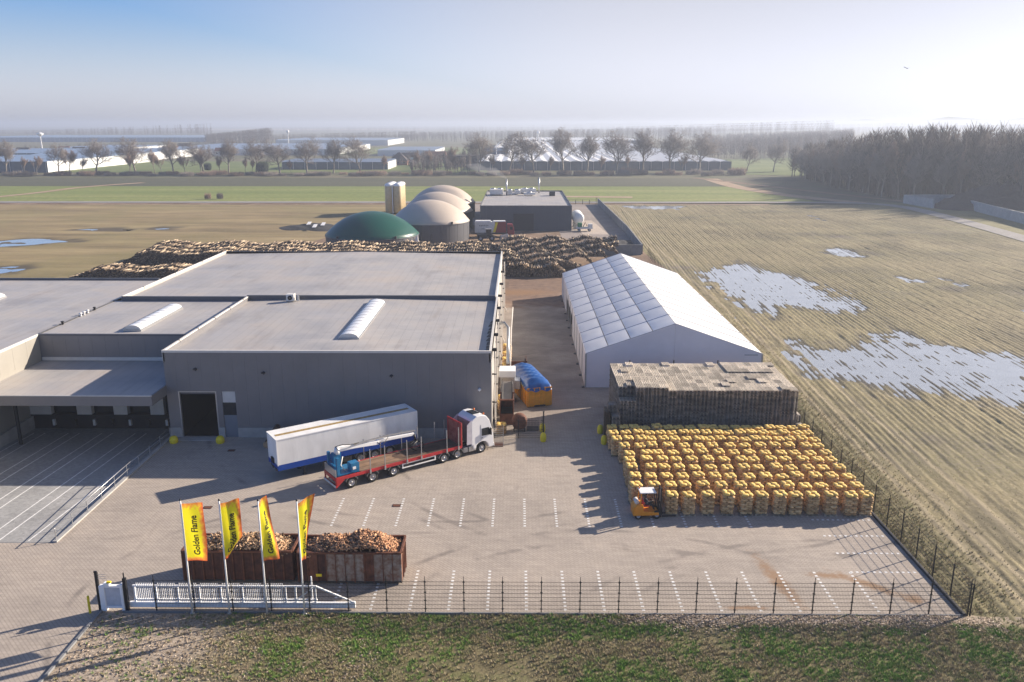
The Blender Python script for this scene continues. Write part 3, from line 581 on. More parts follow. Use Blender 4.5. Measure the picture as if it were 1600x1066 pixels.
# extractor cabinet beside the wall
e=thing('extractor_cabinet','grey extractor cabinet with a white lid against the right side of the warehouse','cabinet',(-1.1,91.4,0))
MB().box(-1.0,-1.0,0,.65,1.0,3.1).build('cabinet_body',M_galv,e,bevel=.02); MB().box(-1.1,-1.1,3.1,.75,1.1,3.85).build('cabinet_lid',M_white,e,bevel=.03)
MB().box(.66,-.7,1.6,1.3,.7,2.6).build('side_box',M_galv,e,bevel=.02); MB().box(-.9,-1.03,.5,.5,-1.0,2.6).build('access_door',M_whited,e)
# handrail along the ramp
h=thing('ramp_railing','galvanised two-bar railing along the right edge of the loading ramp','railing',(RX+.17,57.6,0))
n=9
for k in range(n+1): y=k*21.6/n; MB().bar((0,y,.12),(0,y,1.12),.05).build('railing_post',M_galv,h)
for z in (1.12,.62): MB().tube([(0,0,z),(0,21.6,z)],.03,6).build('rail',M_galv,h)
MB().tube([(0,0,1.12),(0,0,.62)],.03,6).build('rail',M_galv,h)
# yellow bumper stones
for (x,y),lb in zip(((-34.55,77.9),(-29.9,77.95)),('yellow concrete bumper left of the open hall door','yellow concrete bumper right of the open hall door')):
    o=MB().lathe([(.02,.72),(.22,.70),(.36,.58),(.42,.38),(.42,.12),(.36,0)],(0,0,0),16).build('bumper_stone',M_yel,None,loc=(x,y,0)); tag(o,lb,'bollard','yellow bumper stones')
for (x,y),lb in zip(((2.5,78.6),(2.5,81.3),(8.55,77.9),(8.45,80.9)),('yellow bumper stone in front of the black gate post','yellow bumper stone just behind the black gate post','yellow bumper stone in front of the folded black gate beside the pallets','yellow bumper stone behind the folded black gate beside the pallets')):
    o=MB().lathe([(.02,.92),(.16,.9),(.26,.78),(.32,.5),(.3,.15),(.25,0)],(0,0,0),16).build('bumper_stone',M_yel,None,loc=(x,y,0)); tag(o,lb,'bollard','yellow bumper stones')
# manhole covers
for (x,y),lb in zip(((-28.1,75.9),(-3.3,57.6) if False else (-25.9,63.4),(-10.2,63.9)),('rusty drain cover near the hall door','rusty drain cover left of the flatbed lorry','rusty drain cover in front of the parking lines')):
    o=MB().box(-.35,-.25,0,.35,.25,.02).box(-.3,-.2,.02,.3,.2,.028,1).build('drain_cover',[M_steel,M_rust],None,loc=(x,y,0.003)); tag(o,lb,'drain cover')
# ================================================================ MARQUEE
T=thing('marquee','long white marquee hall with a ridged roof beside the pallet stacks','tent',(8.1,96.4,0))
M_tent=mat('tent_fabric',(.84,.84,.83),.38,var=.03,scale=.3,trans=.12,coord='World'); M_tentr=mat('tent_inflated',(.88,.88,.88),.5,var=.05,scale=.2,trans=.1,coord='World')
M_tentw=mat('tent_wall',(.72,.71,.76),.5,var=.04,scale=.4,trans=.1,coord='World'); M_seam=mat('tent_seam',(.42,.43,.48),.5,var=.05)
TW,TL,TE,TR_=21.15,55.5,4.25,7.95; nb=11; bl=TL/nb
def pillow(a,b,c_,d_,nu,nv,bulge,mb):
    a,b,c_,d_=map(Vector,(a,b,c_,d_)); nrm=(b-a).cross(d_-a).normalized(); 
    if nrm.z<0: nrm=-nrm
    vs=[];fs=[]
    for i in range(nu+1):
        for j in range(nv+1):
            u,v=i/nu,j/nv; p=a.lerp(b,u).lerp(d_.lerp(c_,u),v); vs.append(p+nrm*bulge*(math.sin(math.pi*u)**.5 if 0<u<1 else 0)*(math.sin(math.pi*v)**.5 if 0<v<1 else 0))
    for i in range(nu):
        for j in range(nv): k=i*(nv+1)+j; fs.append((k,k+nv+1,k+nv+2,k+1))
    mb.add(vs,fs,0,True); return mb
xm=TW/2
for k in range(nb):
    y0,y1=k*bl+.04,(k+1)*bl-.04
    for q in range(4):
        u0,u1=q/4,(q+1)/4
        P=lambda u,y:(xm*u,y,TE+(TR_-TE)*u)
        pillow(P(u0+.004,y0),P(u1-.004,y0),P(u1-.004,y1),P(u0+.004,y1),6,8,.045+.02*random.random(),MB()).build('roof_cushion',M_tentr,T)
    P=lambda u,y:(TW-xm*u,y,TE+(TR_-TE)*u)
    pillow(P(0,y0),P(1,y0),P(1,y1),P(0,y1),8,6,.04,MB()).build('roof_panel',M_tent,T)
sm=MB()
for k in range(nb+1):
    y=k*bl; sm.bar((0,y,TE+.02),(xm,y,TR_+.02),.10,.06); sm.bar((TW,y,TE+.02),(xm,y,TR_+.02),.08,.06)
sm.build('roof_frame',M_seam,T)
for y,nm in ((0,'gable'),(TL,'gable')):
    s0=-.03 if y==0 else .03
    MB().prism([(0,3.35),(xm,3.35),(xm,TR_-.02),(0,TE-.02)],y+s0,y+s0*.2,'y').build(nm,M_tentw,T); MB().prism([(TW,3.35),(xm+.02,3.35),(xm+.02,TR_-.02),(TW,TE-.02)],y+s0,y+s0*.2,'y').build(nm,M_tentw,T)
    for k in range(4): MB().box(TW*k/4+.03,y-.015,0,TW*(k+1)/4-.03,y+.015,3.36).build('wall_curtain',M_tentw,T)
    for k in range(1,4): MB().box(TW*k/4-.05,y-.09,2.95,TW*k/4+.05,y-.035,3.45).build('strap',M_black,T)
for k in range(nb):
    y0=k*bl
    if k in (5,6,7): MB().box(-.02,y0+.1,2.9,.02,y0+bl-.1,TE).build('wall_curtain',M_tentw,T)
    else: MB().box(-.02,y0+.05,0,.02,y0+bl-.05,TE).build('wall_curtain',M_tentw,T)
    MB().box(TW-.02,y0+.05,0,TW+.02,y0+bl-.05,TE).build('wall_curtain',M_tentw,T)
for k in range(nb+1):
    for x in (0,TW): MB().box(x-.09,k*bl-.09,0,x+.09,k*bl+.09,TE).build('tent_post',M_galv,T)
    MB().box(-.42,k*bl-.25,0,-.1,k*bl+.25,.10).build('base_plate',M_steel,T)
MB().box(19.0,-.06,4.05,20.6,-.035,4.2).build('maker_label',M_seam,T)
for k,(x,y) in enumerate(((-.1+8.1,96.4+27.9),(7.9,130.),(8,134.5))):   # goods showing in the open bays
    o=MB().box(-.1,-.9,0,1.1,.9,2.1).box(-.1,-.9,2.12,1.1,.9,2.3).build('crate_stack',M_steel,None,loc=(x+.4,y,0),bevel=.04); tag(o,'dark crate stack inside the open left side of the marquee, %s from the front'%ordn(k),'crate','crates inside the marquee')
# ================================================================ WHEELS AND VEHICLES
M_rim=mat('wheel_rim',(.42,.42,.43),.4,metal=.5,var=.1,scale=5); M_red=mat('red_paint',(.42,.025,.03),.45,var=.15,scale=2); M_redd=mat('worn_red_paint',(.30,.04,.035),.6,var=.3,scale=2.5,col2=(.40,.12,.09))
M_blue=mat('trailer_blue',(.01,.06,.32),.4,var=.1); M_crane=mat('crane_blue',(.01,.14,.30),.4,var=.15,scale=3); M_plank=mat('deck_plank',(.24,.135,.075),.8,var=.3,scale=2.5,rnd='object',rvar=.3,col2=(.33,.22,.14),stretch=(.4,3,3))
M_amber=mat('amber_lens',(.65,.16,.02),.2); M_grey=mat('grey_plastic',(.2,.2,.21),.6); M_boxw=mat('box_panel',(.80,.80,.78),.4,var=.10,scale=.9,stretch=(1,1,.3)); M_strip=mat('translucent_strip',(.36,.25,.10),.5,var=.25,scale=3,stretch=(1.5,.3,1))
M_darkp=mat('stained_deck',(.10,.06,.04),.75,var=.4,scale=1.2)
def wheel(parent,x,y,z,r=.5,w_=.3,side=-1,rimr=None,name='wheel'):
    """axis along y; side=-1 shows its face towards -y"""
    rr=rimr or r*.6; y0=y; y1=y-side*w_
    a,b=(0,w_) if side<0 else (-w_,0)
    f=a if side<0 else b; s_=1 if side<0 else -1
    t_=MB().lathe([(rr,f+.02*s_),(r*.93,f),(r,f+.05*s_),(r,f+s_*(w_-.05)),(r*.93,f+s_*w_),(rr*.5,f+s_*w_)],(0,0,0),24,axis='y').build(name,M_tyre,parent,loc=(x,y,z))
    MB().lathe([(.02,f+.00*s_),(rr*.32,f+.01*s_),(rr*.36,f+.09*s_),(rr*.8,f+.09*s_),(rr*.92,f+.02*s_),(rr*1.0,f+.015*s_),(rr,f+.1*s_)],(0,0,0),20,axis='y').build('rim',M_rim,t_)
    return t_
def arch(parent,x,y0,y1,z,r,name='mudguard',m=None,a0=20,a1=160):
    mb=MB(); pts=[(x+r*math.cos(R(a)),z+r*math.sin(R(a))) for a in np.linspace(a0,a1,11)]
    for p,q in zip(pts[:-1],pts[1:]): mb.add([(p[0],y0,p[1]),(q[0],y0,q[1]),(q[0],y1,q[1]),(p[0],y1,p[1]),(p[0]*.96+x*.04,y0,p[1]-.03),(q[0]*.96+x*.04,y0,q[1]-.03),(q[0]*.96+x*.04,y1,q[1]-.03),(p[0]*.96+x*.04,y1,p[1]-.03)],BOXF)
    return mb.build(name,m or M_galv,parent)
# ---- flatbed lorry, local x forward, y=0 near side
L=thing('flatbed_lorry','white-cabbed lorry with empty red flatbed trailer, steel stakes and folded timber crane','lorry',(-14.55,67.3,0),R(36.6))
W2=2.5
for k in range(9):
    y0=.14+k*(W2-.28)/9; MB().box(.95,y0+.012,1.24,11.35,y0+(W2-.28)/9-.012,1.30).build('deck_plank',M_plank if k!=9 else M_darkp,L)
st=MB(); th=np.linspace(0,2*math.pi,28)[:-1]; st.add([(6.3+1.5*math.cos(a)*(1+.1*math.sin(3*a)),1.25+.95*math.sin(a)*(1+.08*math.cos(5*a)),1.304) for a in th],[tuple(range(27))]); st.build('deck_stain',M_darkp,L)
MB().box(7.8,.2,1.303,11.3,2.3,1.306).build('dirt_layer',M_darkp,L)
for y in (0,W2-.13): MB().box(-1.45,y,1.04,11.45,y+.13,1.31).build('side_rail',M_red,L,bevel=.01)
MB().box(-1.4,.75,.75,9.8,.95,1.22).box(-1.4,1.55,.75,9.8,1.75,1.22).build('chassis_beam',M_steel,L); 
for x in np.arange(-1.2,11.3,.95): MB().box(x,.13,1.08,x+.08,W2-.13,1.2).build('cross_member',M_steel,L)
MB().box(-1.5,.02,.95,-1.4,W2-.02,1.3).box(-1.5,.05,.38,-1.4,.2,.95).box(-1.5,W2-.2,.38,-1.4,W2-.05,.95).box(-1.55,0,.42,-1.4,W2,.58).build('tail_frame',M_red,L); MB().box(-1.57,.02,.4,-1.552,W2-.02,.6).build('marker_board',M_whited,L)
MB().prism([(-1.4,.42),(-.6,1.05),(-1.4,1.05)],.02,.10,'y').build('rear_gusset',M_red,L)
MB().box(-1.46,.1,1.31,-1.40,W2-.1,2.0).build('tail_board',M_galv,L)
for x in (0,2.04,4.17): 
    wheel(L,x,.08,.52,.52,.4,-1,.30); wheel(L,x,W2-.08,.52,.52,.4,1,.30); arch(L,x,.02,.45,.52,.63); arch(L,x,W2-.45,W2-.02,.52,.63)
    MB().tube([(x,.4,.52),(x,W2-.4,.52)],.09,8).build('axle',M_steel,L)
MB().box(5.0,.05,.92,8.55,.10,1.02).box(5.0,.05,.55,8.55,.10,.65).box(5.0,.05,.65,5.12,.10,.92).box(8.43,.05,.65,8.55,.10,.92).build('side_guard',M_white,L)
MB().box(8.9,.3,.1,9.02,.45,1.0).box(8.75,.2,.0,9.2,.55,.06).build('landing_leg',M_steel,L)
for x in (1.75,3.2,5.45,6.95,9.7,11.0): MB().box(x,-.07,.95,x+.07,.0,3.25).box(x-.04,-.09,.95,x+.11,-.0,1.3).build('stake',M_galv,L)
for x in (2.4,4.1,6.3,8.0,9.9,11.0): MB().box(x,W2,.95,x+.07,W2+.07,3.25).box(x-.04,W2,.95,x+.11,W2+.09,1.3).build('stake',M_galv,L)
MB().box(11.42,.02,1.2,11.5,W2-.02,3.55).build('headboard',M_redd,L)
MB().box(11.36,0,1.2,11.43,.12,3.6).box(11.36,W2-.12,1.2,11.43,W2,3.6).box(11.36,.12,3.45,11.43,W2-.12,3.6).build('headboard_frame',M_red,L)
# tractor
MB().box(9.4,.8,.55,15.0,1.0,.85).box(9.4,1.5,.55,15.0,1.7,.85).box(12.4,1.0,.5,15,1.5,.95).build('tractor_chassis',M_steel,L)
wheel(L,9.45,.05,.5,.5,.55,-1,.3);wheel(L,9.45,W2-.05,.5,.5,.55,1,.3);wheel(L,11.0,.1,.5,.5,.4,-1,.3);wheel(L,11.0,W2-.1,.5,.5,.4,1,.3);wheel(L,13.75,.08,.5,.5,.35,-1,.3);wheel(L,13.75,W2-.08,.5,.5,.35,1,.3)
for x in (9.45,11.0): arch(L,x,.0,.6,.5,.6,a0=10,a1=170); arch(L,x,W2-.6,W2,.5,.6,a0=10,a1=170)
MB().box(12.25,.06,.42,13.1,.6,.98).build('fuel_tank',M_galv,L,bevel=.06); MB().box(11.65,.08,.45,12.15,.6,.95).build('battery_box',M_grey,L,bevel=.03)
cab=[(12.55,1.0),(12.55,3.45),(12.7,3.62),(13.15,3.86),(13.7,3.88),(14.25,3.72),(14.62,3.25),(14.84,2.55),(15.05,1.75),(15.1,1.25),(15.1,.45),(14.55,.42),(14.42,.85),(14.15,1.12),(13.75,1.2),(13.35,1.12),(13.1,.9),(13.05,.62),(12.75,.62),(12.7,1.0)]
c_=MB().prism(cab,.0,W2,'y').build('cab',mat('cab_white',(.80,.80,.80),.25,var=.02),L,bevel=.06)
MB().prism([(13.72,1.78),(13.72,2.52),(14.52,2.52),(14.86,1.72)],-.025,-.003,'y').build('side_window',M_glass,c_); MB().prism([(13.72,1.78),(13.72,2.52),(14.52,2.52),(14.86,1.72)],W2+.003,W2+.025,'y').build('side_window',M_glass,c_)
MB().add([(14.66,.15,3.02),(14.66,W2-.15,3.02),(15.06,W2-.1,1.75),(15.06,.1,1.75),(14.69,.15,3.04),(14.69,W2-.15,3.04),(15.09,W2-.1,1.77),(15.09,.1,1.77)],BOXF).build('windscreen',M_glass,c_)
MB().box(15.1,.15,.95,15.13,W2-.15,1.55).build('grille',M_black,c_); MB().box(15.1,.0,.42,15.2,W2,.75).build('bumper',M_white,c_,bevel=.04)
for y in (.1,W2-.45): MB().box(15.13,y,.78,15.16,y+.35,.93).build('headlight',M_sky,c_)
MB().box(14.6,-.28,1.75,14.72,-.03,2.45).build('mirror',M_black,c_,bevel=.03); MB().box(14.6,W2+.03,1.75,14.72,W2+.28,2.45).build('mirror',M_black,c_,bevel=.03)
MB().prism([(13.1,3.89),(13.95,3.86),(13.9,3.92),(13.15,3.95)],.7,1.8,'y').build('roof_hatch',M_glass,c_)
for y in (.35,W2-.5): MB().lathe([(.09,0),(.09,.16),(.02,.2)],(14.2,y+.08,3.75),10).build('beacon',M_amber,c_)
MB().box(13.6,-.02,1.3,13.62,-.004,2.9).box(13.65,-.05,1.55,13.85,-.004,1.6).build('door_seam',M_grey,c_)
MB().prism([(12.0,1.2),(12.55,1.2),(12.55,3.6),(12.05,3.2)],0.0,.05,'y').build('wind_deflector',mat('deflector',(.50,.48,.52),.4),c_); MB().prism([(12.0,1.2),(12.55,1.2),(12.55,3.6),(12.05,3.2)],W2-.05,W2,'y').build('wind_deflector',MATS['deflector'],c_)
MB().box(12.50,.1,1.1,12.56,W2-.1,3.4).build('cab_back',M_grey,c_)
# timber crane on the tail
cr=MB().box(-1.3,.25,1.31,.85,2.25,1.42).build('crane',M_crane,L)
MB().box(-.95,1.55,1.4,-.25,2.1,2.9).box(-1.25,.2,1.4,-1.0,.5,3.0).box(-1.25,W2-.45,1.4,-1.0,W2-.15,3.0).box(-1.25,.5,1.9,-1.05,W2-.45,2.1).build('crane_frame',M_crane,cr,bevel=.02)
MB().box(.1,.3,1.42,.9,1.1,2.15).build('control_box',M_crane,cr,bevel=.03); MB().box(.25,.27,1.6,.55,.30,1.85).build('lamp_panel',M_white,cr)
MB().tube([(-.55,1.75,2.8),(-.5,1.72,3.35)],[.28,.22],12).build('slew_column',M_white,cr)
MB().bar((-.6,1.7,3.3),(3.6,1.95,2.85),.34,.36).build('main_boom',M_white,cr,bevel=.03); MB().bar((3.5,2.0,3.0),(7.4,2.1,2.75),.24,.26).build('jib',M_white,cr,bevel=.02); MB().bar((1.0,1.6,3.35),(4.6,1.9,3.3),.13,.13).build('hydraulic_ram',M_galv,cr)
MB().bar((4.2,2.1,3.25),(7.6,2.15,3.05),.10,.1).build('hydraulic_ram',M_galv,cr)
mb=MB(); mb.tube([(-.5,1.5,3.2),(-.9,1.2,3.7),(-.2,1.2,3.75),(.6,1.4,3.5),(1.5,1.5,3.45)],.04,6); mb.build('hydraulic_hose',M_black,cr); MB().tube([(3.4,1.8,3.0),(3.9,1.7,2.5),(4.6,1.8,3.2)],.03,6).build('hydraulic_hose',M_black,cr)
MB().tube([(7.4,2.05,2.75),(7.5,1.9,2.2)],.12,8).build('grapple_rotator',M_black,cr)
for s_ in (-1,1):
    for yy in (1.6,2.05): MB().tube([(7.5,yy,2.2),(7.5+.55*s_,yy-.1,1.9),(7.5+.6*s_,yy-.15,1.55),(7.5+.2*s_,yy-.2,1.33)],[.07,.08,.07,.04],6).build('grapple_claw',M_black,cr)
MB().tube([(-.2,.75,1.4),(-.6,.9,2.0),(-.2,1.3,2.6)],.05,6).build('hydraulic_hose',M_whited,cr)
# ---- white box trailer
B=thing('box_trailer','long white box semi-trailer with a blue lower skirt parked behind the flatbed lorry','trailer',(-21.35,68.5,0),R(34.3))
BL,BW,BZ0,BZ1=13.9,2.6,1.15,3.98
MB().box(0,0,BZ0+.42,BL,BW,BZ1).build('box_body',M_boxw,B,bevel=.03)
for y in (-.015,BW+.002): MB().box(.0,y,BZ0-.1,BL,y+.013,BZ0+.42).build('side_skirt',M_blue,B)
MB().box(.02,.01,BZ0,BL-.02,BW-.01,BZ0+.415).build('box_floor',M_blue,B)
MB().box(.3,.98,BZ1+.002,BL-.35,1.42,BZ1+.012).build('roof_strip',M_strip,B)
MB().box(-.02,-.03,BZ1-.06,BL+.02,.0,BZ1+.03).box(-.02,BW,BZ1-.06,BL+.02,BW+.03,BZ1+.03).box(-.03,.0,BZ1-.06,-.0,BW,BZ1+.03).box(BL,.0,BZ1-.06,BL+.03,BW,BZ1+.03).build('roof_trim',M_white,B)
MB().box(BL-.08,-.035,BZ0-.1,BL+.03,-.015,BZ1-.06).box(-.03,-.035,BZ0+.4,.07,-.015,BZ1-.06).build('corner_post',M_white,B)
MB().box(-.12,.9,1.5,-.0,1.5,2.0).box(-.2,1.0,1.9,-.12,1.3,2.1).build('coupling_box',M_black,B); MB().tube([(-.12,1.0,1.9),(-.3,.95,1.5),(-.1,.8,1.2)],.03,6).build('air_hose',M_black,B)
MB().box(.05,.75,.8,BL-.1,.95,1.14).box(.05,1.65,.8,BL-.1,1.85,1.14).build('chassis_beam',M_steel,B)
for x in (7.9,9.35,10.9): wheel(B,x,.06,.5,.5,.4,-1,.3); wheel(B,x,BW-.06,.5,.5,.4,1,.3); arch(B,x,.0,.42,.5,.6); MB().tube([(x,.4,.5),(x,BW-.4,.5)],.08,8).build('axle',M_steel,B)
for y in (.5,BW-.62): MB().box(2.5,y,.06,2.62,y+.12,1.1).box(2.4,y-.08,.0,2.72,y+.2,.06).build('landing_leg',M_steel,B)
MB().box(BL-.1,.1,.45,BL-.02,BW-.1,.6).build('rear_bumper',M_white,B); MB().box(4.2,.02,.5,7.0,.08,.95).build('pallet_box',M_steel,B)
# faded ghost lettering
mb=MB()
for k in range(7): mb.box(5.9+k*.42,-.0035,2.95,6.15+k*.42,-.0015,3.3)
# ---- thick logs stacked by the wall behind the trailer
M_bark=mat('bark',(.085,.055,.036),.9,var=.3,scale=5,bump=.4); M_cut=mat('cut_wood',(.42,.28,.16),.8,var=.2,scale=5)
def logmesh(r,l,n=12,axis='y'):
    mb=MB(); pr=[]; pts=[(0,-l/2,0),(0,l/2,0)]; mb.tube(pts,[r,r*.93],n,0,True,True); mb.mi[-2:]=[1,1]; return mb
lb=['lowest','lowest','lowest','upper','upper','topmost']
for i,(x,z,r) in enumerate(((0,.36,.36),(.78,.38,.38),(1.6,.36,.36),(.38,1.02,.34),(1.18,1.04,.36),(.8,1.66,.33))):
    o=logmesh(r,1.6,14).build('log',[M_bark,M_cut],None,loc=(-24.8+x,77.3,z)); o.rotation_euler=(0,random.random(),.02*i)
    tag(o,'thick %s log of the small stack behind the white box trailer, %s'%(lb[i],('left one','middle one','right one','left one','right one','alone on top')[i]),'log','thick logs behind the box trailer')
# ================================================================ OPEN CONTAINERS WITH WOOD
def container(name,label,x0,x1,y0,y1,h,mats_,seed):
    t_=thing(name,label,'container',((x0+x1)/2,(y0+y1)/2,0)); hx=(x1-x0)/2; hy=(y1-y0)/2
    n=11; 
    for k in range(n):
        a=-hx+2*hx*k/n; b=a+2*hx/n; MB().prism([(a+.03,-hy),(a+.1,-hy-.0),(a+.14,-hy+.05),(b-.14,-hy+.05),(b-.1,-hy),(b,-hy),(b,-hy+.09),(a+.03,-hy+.09)],.22,h-.1,'z').build('side_panel',mats_[k],t_)
        MB().box(a+.01,hy-.08,.22,b-.01,hy-.03,h-.1).build('side_panel',M_rust,t_)
        MB().box(a+.0,-hy-.05,.15,a+.06,-hy+.0,h-.1).build('rib',M_rust,t_)
    MB().box(-hx,-hy-.06,h-.1,hx,-hy+.1,h+.04).box(-hx,hy-.1,h-.1,hx,hy+.04,h+.04).box(-hx-.04,-hy+.1,h-.1,-hx+.1,hy-.1,h+.04).box(hx-.1,-hy+.1,h-.1,hx+.04,hy-.1,h+.04).build('top_rail',M_rust,t_)
    MB().box(-hx,-hy+.1,.2,-hx+.07,hy-.09,h-.1).build('end_wall',M_rust,t_); MB().box(hx-.07,-hy+.1,.2,hx,hy-.09,h-.1).build('end_door',M_rust,t_)
    for yy in (-hy*.5,0,hy*.5): MB().box(hx,yy-.04,.25,hx+.07,yy+.04,h-.1).build('door_bar',M_rust,t_)
    MB().box(-hx,-hy,.12,hx,hy-.03,.22).box(-hx+.3,-hy*.5,.0,hx-.3,-hy*.5+.15,.12).box(-hx+.3,hy*.5,.0,hx-.3,hy*.5+.15,.12).build('floor_frame',M_steel,t_)
    return t_
M_rustdk=mat('dark_rusty_steel',(.065,.026,.018),.8,var=.4,scale=2.4,bump=.15); M_pw=M_rust2
cl=container('open_container','open dark rusty brown container of split wood, left one behind the flags',-23.3,-15.62,51.75,54.25,2.42,[M_rustdk]*11,1)
crt=container('open_container','open rusty container with whitish patched side panels, heaped with bark and split wood',-15.25,-8.05,51.6,54.1,2.42,[M_rustdk,M_rust,M_rustdk,M_pw,M_pw,M_pw,M_pw,M_rust,M_pw,M_pw,M_pw],2)
MB().box(1.0,-1.32,.75,1.4,-1.305,.93).build('warning_sticker',M_yel,crt) if False else MB().box(-2.35,-1.315,.62,-1.95,-1.30,.82).build('warning_sticker',M_yel,crt)
M_chip=mat('split_wood',(.5,.36,.23),.85,var=.2,scale=3,rnd='attr',ramp=[(.10,.08,.07),(.28,.25,.24),(.8,.76,.72),(1.7,1.6,1.5),(.5,.36,.3)])
boxv=np.array([(-.5,-.5,-.5),(.5,-.5,-.5),(.5,.5,-.5),(-.5,.5,-.5),(-.5,-.5,.5),(.5,-.5,.5),(.5,.5,.5),(-.5,.5,.5)],float); boxf=np.array(BOXF)
def heap(name,label,group,x0,x1,y0,y1,zf,n,size,seed,m=None):
    r=np.random.default_rng(seed); x=r.uniform(x0,x1,n); y=r.uniform(y0,y1,n); z=zf(x,y)+r.uniform(-.06,.10,n)
    S=np.stack([r.uniform(.5,1.3,n)*size[0],r.uniform(.6,1.4,n)*size[1],r.uniform(.5,1.3,n)*size[2]],-1)
    Mx=rotz(r.uniform(0,6.28,n))@rotx(r.normal(0,.5,n)); ry=r.normal(0,.45,n); c,s_=np.cos(ry),np.sin(ry); Z=np.zeros(n);O=np.ones(n)
    Mx=Mx@np.stack([np.stack([c,Z,s_],-1),np.stack([Z,O,Z],-1),np.stack([-s_,Z,c],-1)],-2)
    Mx=Mx*S[:,None,:]; V,F,rr,_=stamp(boxv,boxf,Mx,np.stack([x,y,z],-1),r.random(n))
    # solid body under the pieces
    gx=np.linspace(x0,x1,30); gy=np.linspace(y0,y1,14); XX,YY=np.meshgrid(gx,gy,indexing='ij'); ZZ=zf(XX,YY)-.08; idx=np.arange(420).reshape(30,14)
    Fb=np.stack([idx[:-1,:-1],idx[1:,:-1],idx[1:,1:],idx[:-1,1:]],-1).reshape(-1,4)+len(V); V=np.concatenate([V,np.stack([XX,YY,ZZ],-1).reshape(-1,3)]); F=np.concatenate([F,Fb]); rr=np.concatenate([rr,np.zeros(420)])
    o=meshnp(name,V,F,m or M_chip,None,'stuff',rr); o['label']=label; o['category']='wood heap'; return o
def zl(x,y): return 1.75+1.05*np.exp(-((x+20.9)/2.0)**2)*(1-.35*np.abs(y-53)/1.2)+.95*np.exp(-((x+17.9)/1.6)**2)*(1-.3*np.abs(y-53)/1.2)+.25*(vnoise(x,y,.8,41)-.5)
def zr2(x,y): return 1.8+1.0*(1-np.abs((x+11.6)/3.7)**3)*(1-.45*(np.abs(y-52.9)/1.15)**2)+.35*np.exp(-((x+10.4)/1.0)**2)+.25*(vnoise(x,y,.8,42)-.5)
heap('split_wood_heap','grey and beige heap of split wood inside the left rusty container','',-23.15,-15.8,51.95,54.05,zl,3600,(.46,.095,.06),5)
heap('split_wood_heap','orange-brown heap of bark and split wood inside the right patched container','',-15.1,-8.25,51.8,53.95,zr2,3600,(.44,.11,.06),6,mat('bark_wood',(.47,.31,.20),.85,var=.2,scale=3,rnd='attr',ramp=[(.10,.07,.06),(.38,.29,.25),(.9,.8,.72),(1.6,1.4,1.2),(.6,.38,.27)]))
# ---- yellow skip with blue tarpaulin
Y=thing('covered_skip','yellow roll-off skip covered with a bulging blue tarpaulin beside the warehouse','skip',(.05,93.3,0),R(0))
ang=math.atan2(97.3-88.9,-1.2-1.1); Y.location=(1.05,88.75,0); Y.rotation_euler=(0,0,ang-math.pi/2)   # local y backwards along its length, x to the right
SW,SLn,SH=2.75,8.4,2.3; M_sy=mat('skip_yellow',(.72,.32,.012),.5,var=.15,scale=2)
MB().box(0,0,.15,.08,SLn,SH).box(SW-.08,0,.15,SW,SLn,SH).box(0.08,0,.15,SW-.08,.08,SH).box(.08,SLn-.08,.15,SW-.08,SLn,SH).box(0,0,.1,SW,SLn,.2).build('skip_body',M_sy,Y)
for k in range(11): 
    y=.1+k*(SLn-.2)/10; MB().box(-.09,y-.06,.15,-.0,y+.06,SH-.05).build('rib',M_sy,Y); MB().box(SW,y-.06,.15,SW+.09,y+.06,SH-.05).build('rib',M_sy,Y)
for x in (.1,.75,1.38,2.0,2.65): MB().box(x-.05,-.09,.15,x+.05,-.0,SH).build('rib',M_sy,Y)
MB().box(.72,-.12,.12,2.05,-.0,.26).build('door_bar',M_steel,Y); MB().box(.3,.2,0,.5,SLn-.2,.1).box(SW-.5,.2,0,SW-.3,SLn-.2,.1).build('skid',M_steel,Y)
M_tarp=mat('blue_tarpaulin',(.012,.085,.30),.33,var=.18,scale=1.4,bump=.25,bscale=3)
nu,nv=36,18; vs=[];fs=[]
for i in range(nu+1):
    for j in range(nv+1):
        u=i/nu; v=j/nv; y=-.12+(SLn+.24)*u; x=-.12+(SW+.24)*v
        e=min(1,(math.sin(math.pi*min(max(v,0),1))**.55)*(min(1,min(u,1-u)*7)**.6)); z=SH+.02+.85*e+.05*math.sin(y*5+x*3)*e+.04*math.sin(y*11-x*7)*e
        if j in (0,nv) : z=SH-.32-.1*math.sin(y*2.3)+(0 if j else .05)
        elif i in (0,nu): z=SH-.38+.12*math.sin(x*5)
        vs.append((x,y,z))
for i in range(nu):
    for j in range(nv): k=i*(nv+1)+j; fs.append((k,k+nv+1,k+nv+2,k+1))
MB().add(vs,fs,0,True).build('tarpaulin',M_tarp,Y)
mb=MB(); 
for k in range(9): 
    y=1.4+k*.62; mb.box(-.155,y,SH-.2,-.15,y+.16,SH+.02)
    if k%2==0: mb.box(-.155,y+.16,SH-.2,-.15,y+.4,SH-.14)
    else: mb.box(-.155,y+.16,SH-.05,-.15,y+.4,SH+.02)
mb.build('faded_lettering',mat('pale_yellow_print',(.75,.68,.25),.6),Y)
# rusty tipper trailer tail behind the skip
o=thing('rusty_skip','rusty brown skip frame standing behind the blue-covered yellow skip','skip',(-.6,98.6,0)); MB().box(-.9,0,0.3,.0-.83,3,2.5).box(1.5,0,.3,1.57,3,2.5).box(-.83,0,.3,1.5,.07,2.5).box(-.83,0,.2,1.5,3,.3).build('skip_body',M_rust,o); MB().box(-1.0,-.1,2.5,1.67,.02,2.66).build('top_rail',M_rust,o); MB().box(1.35,-.1,2.66,1.5,.05,3.0).build('lug',M_steel,o)
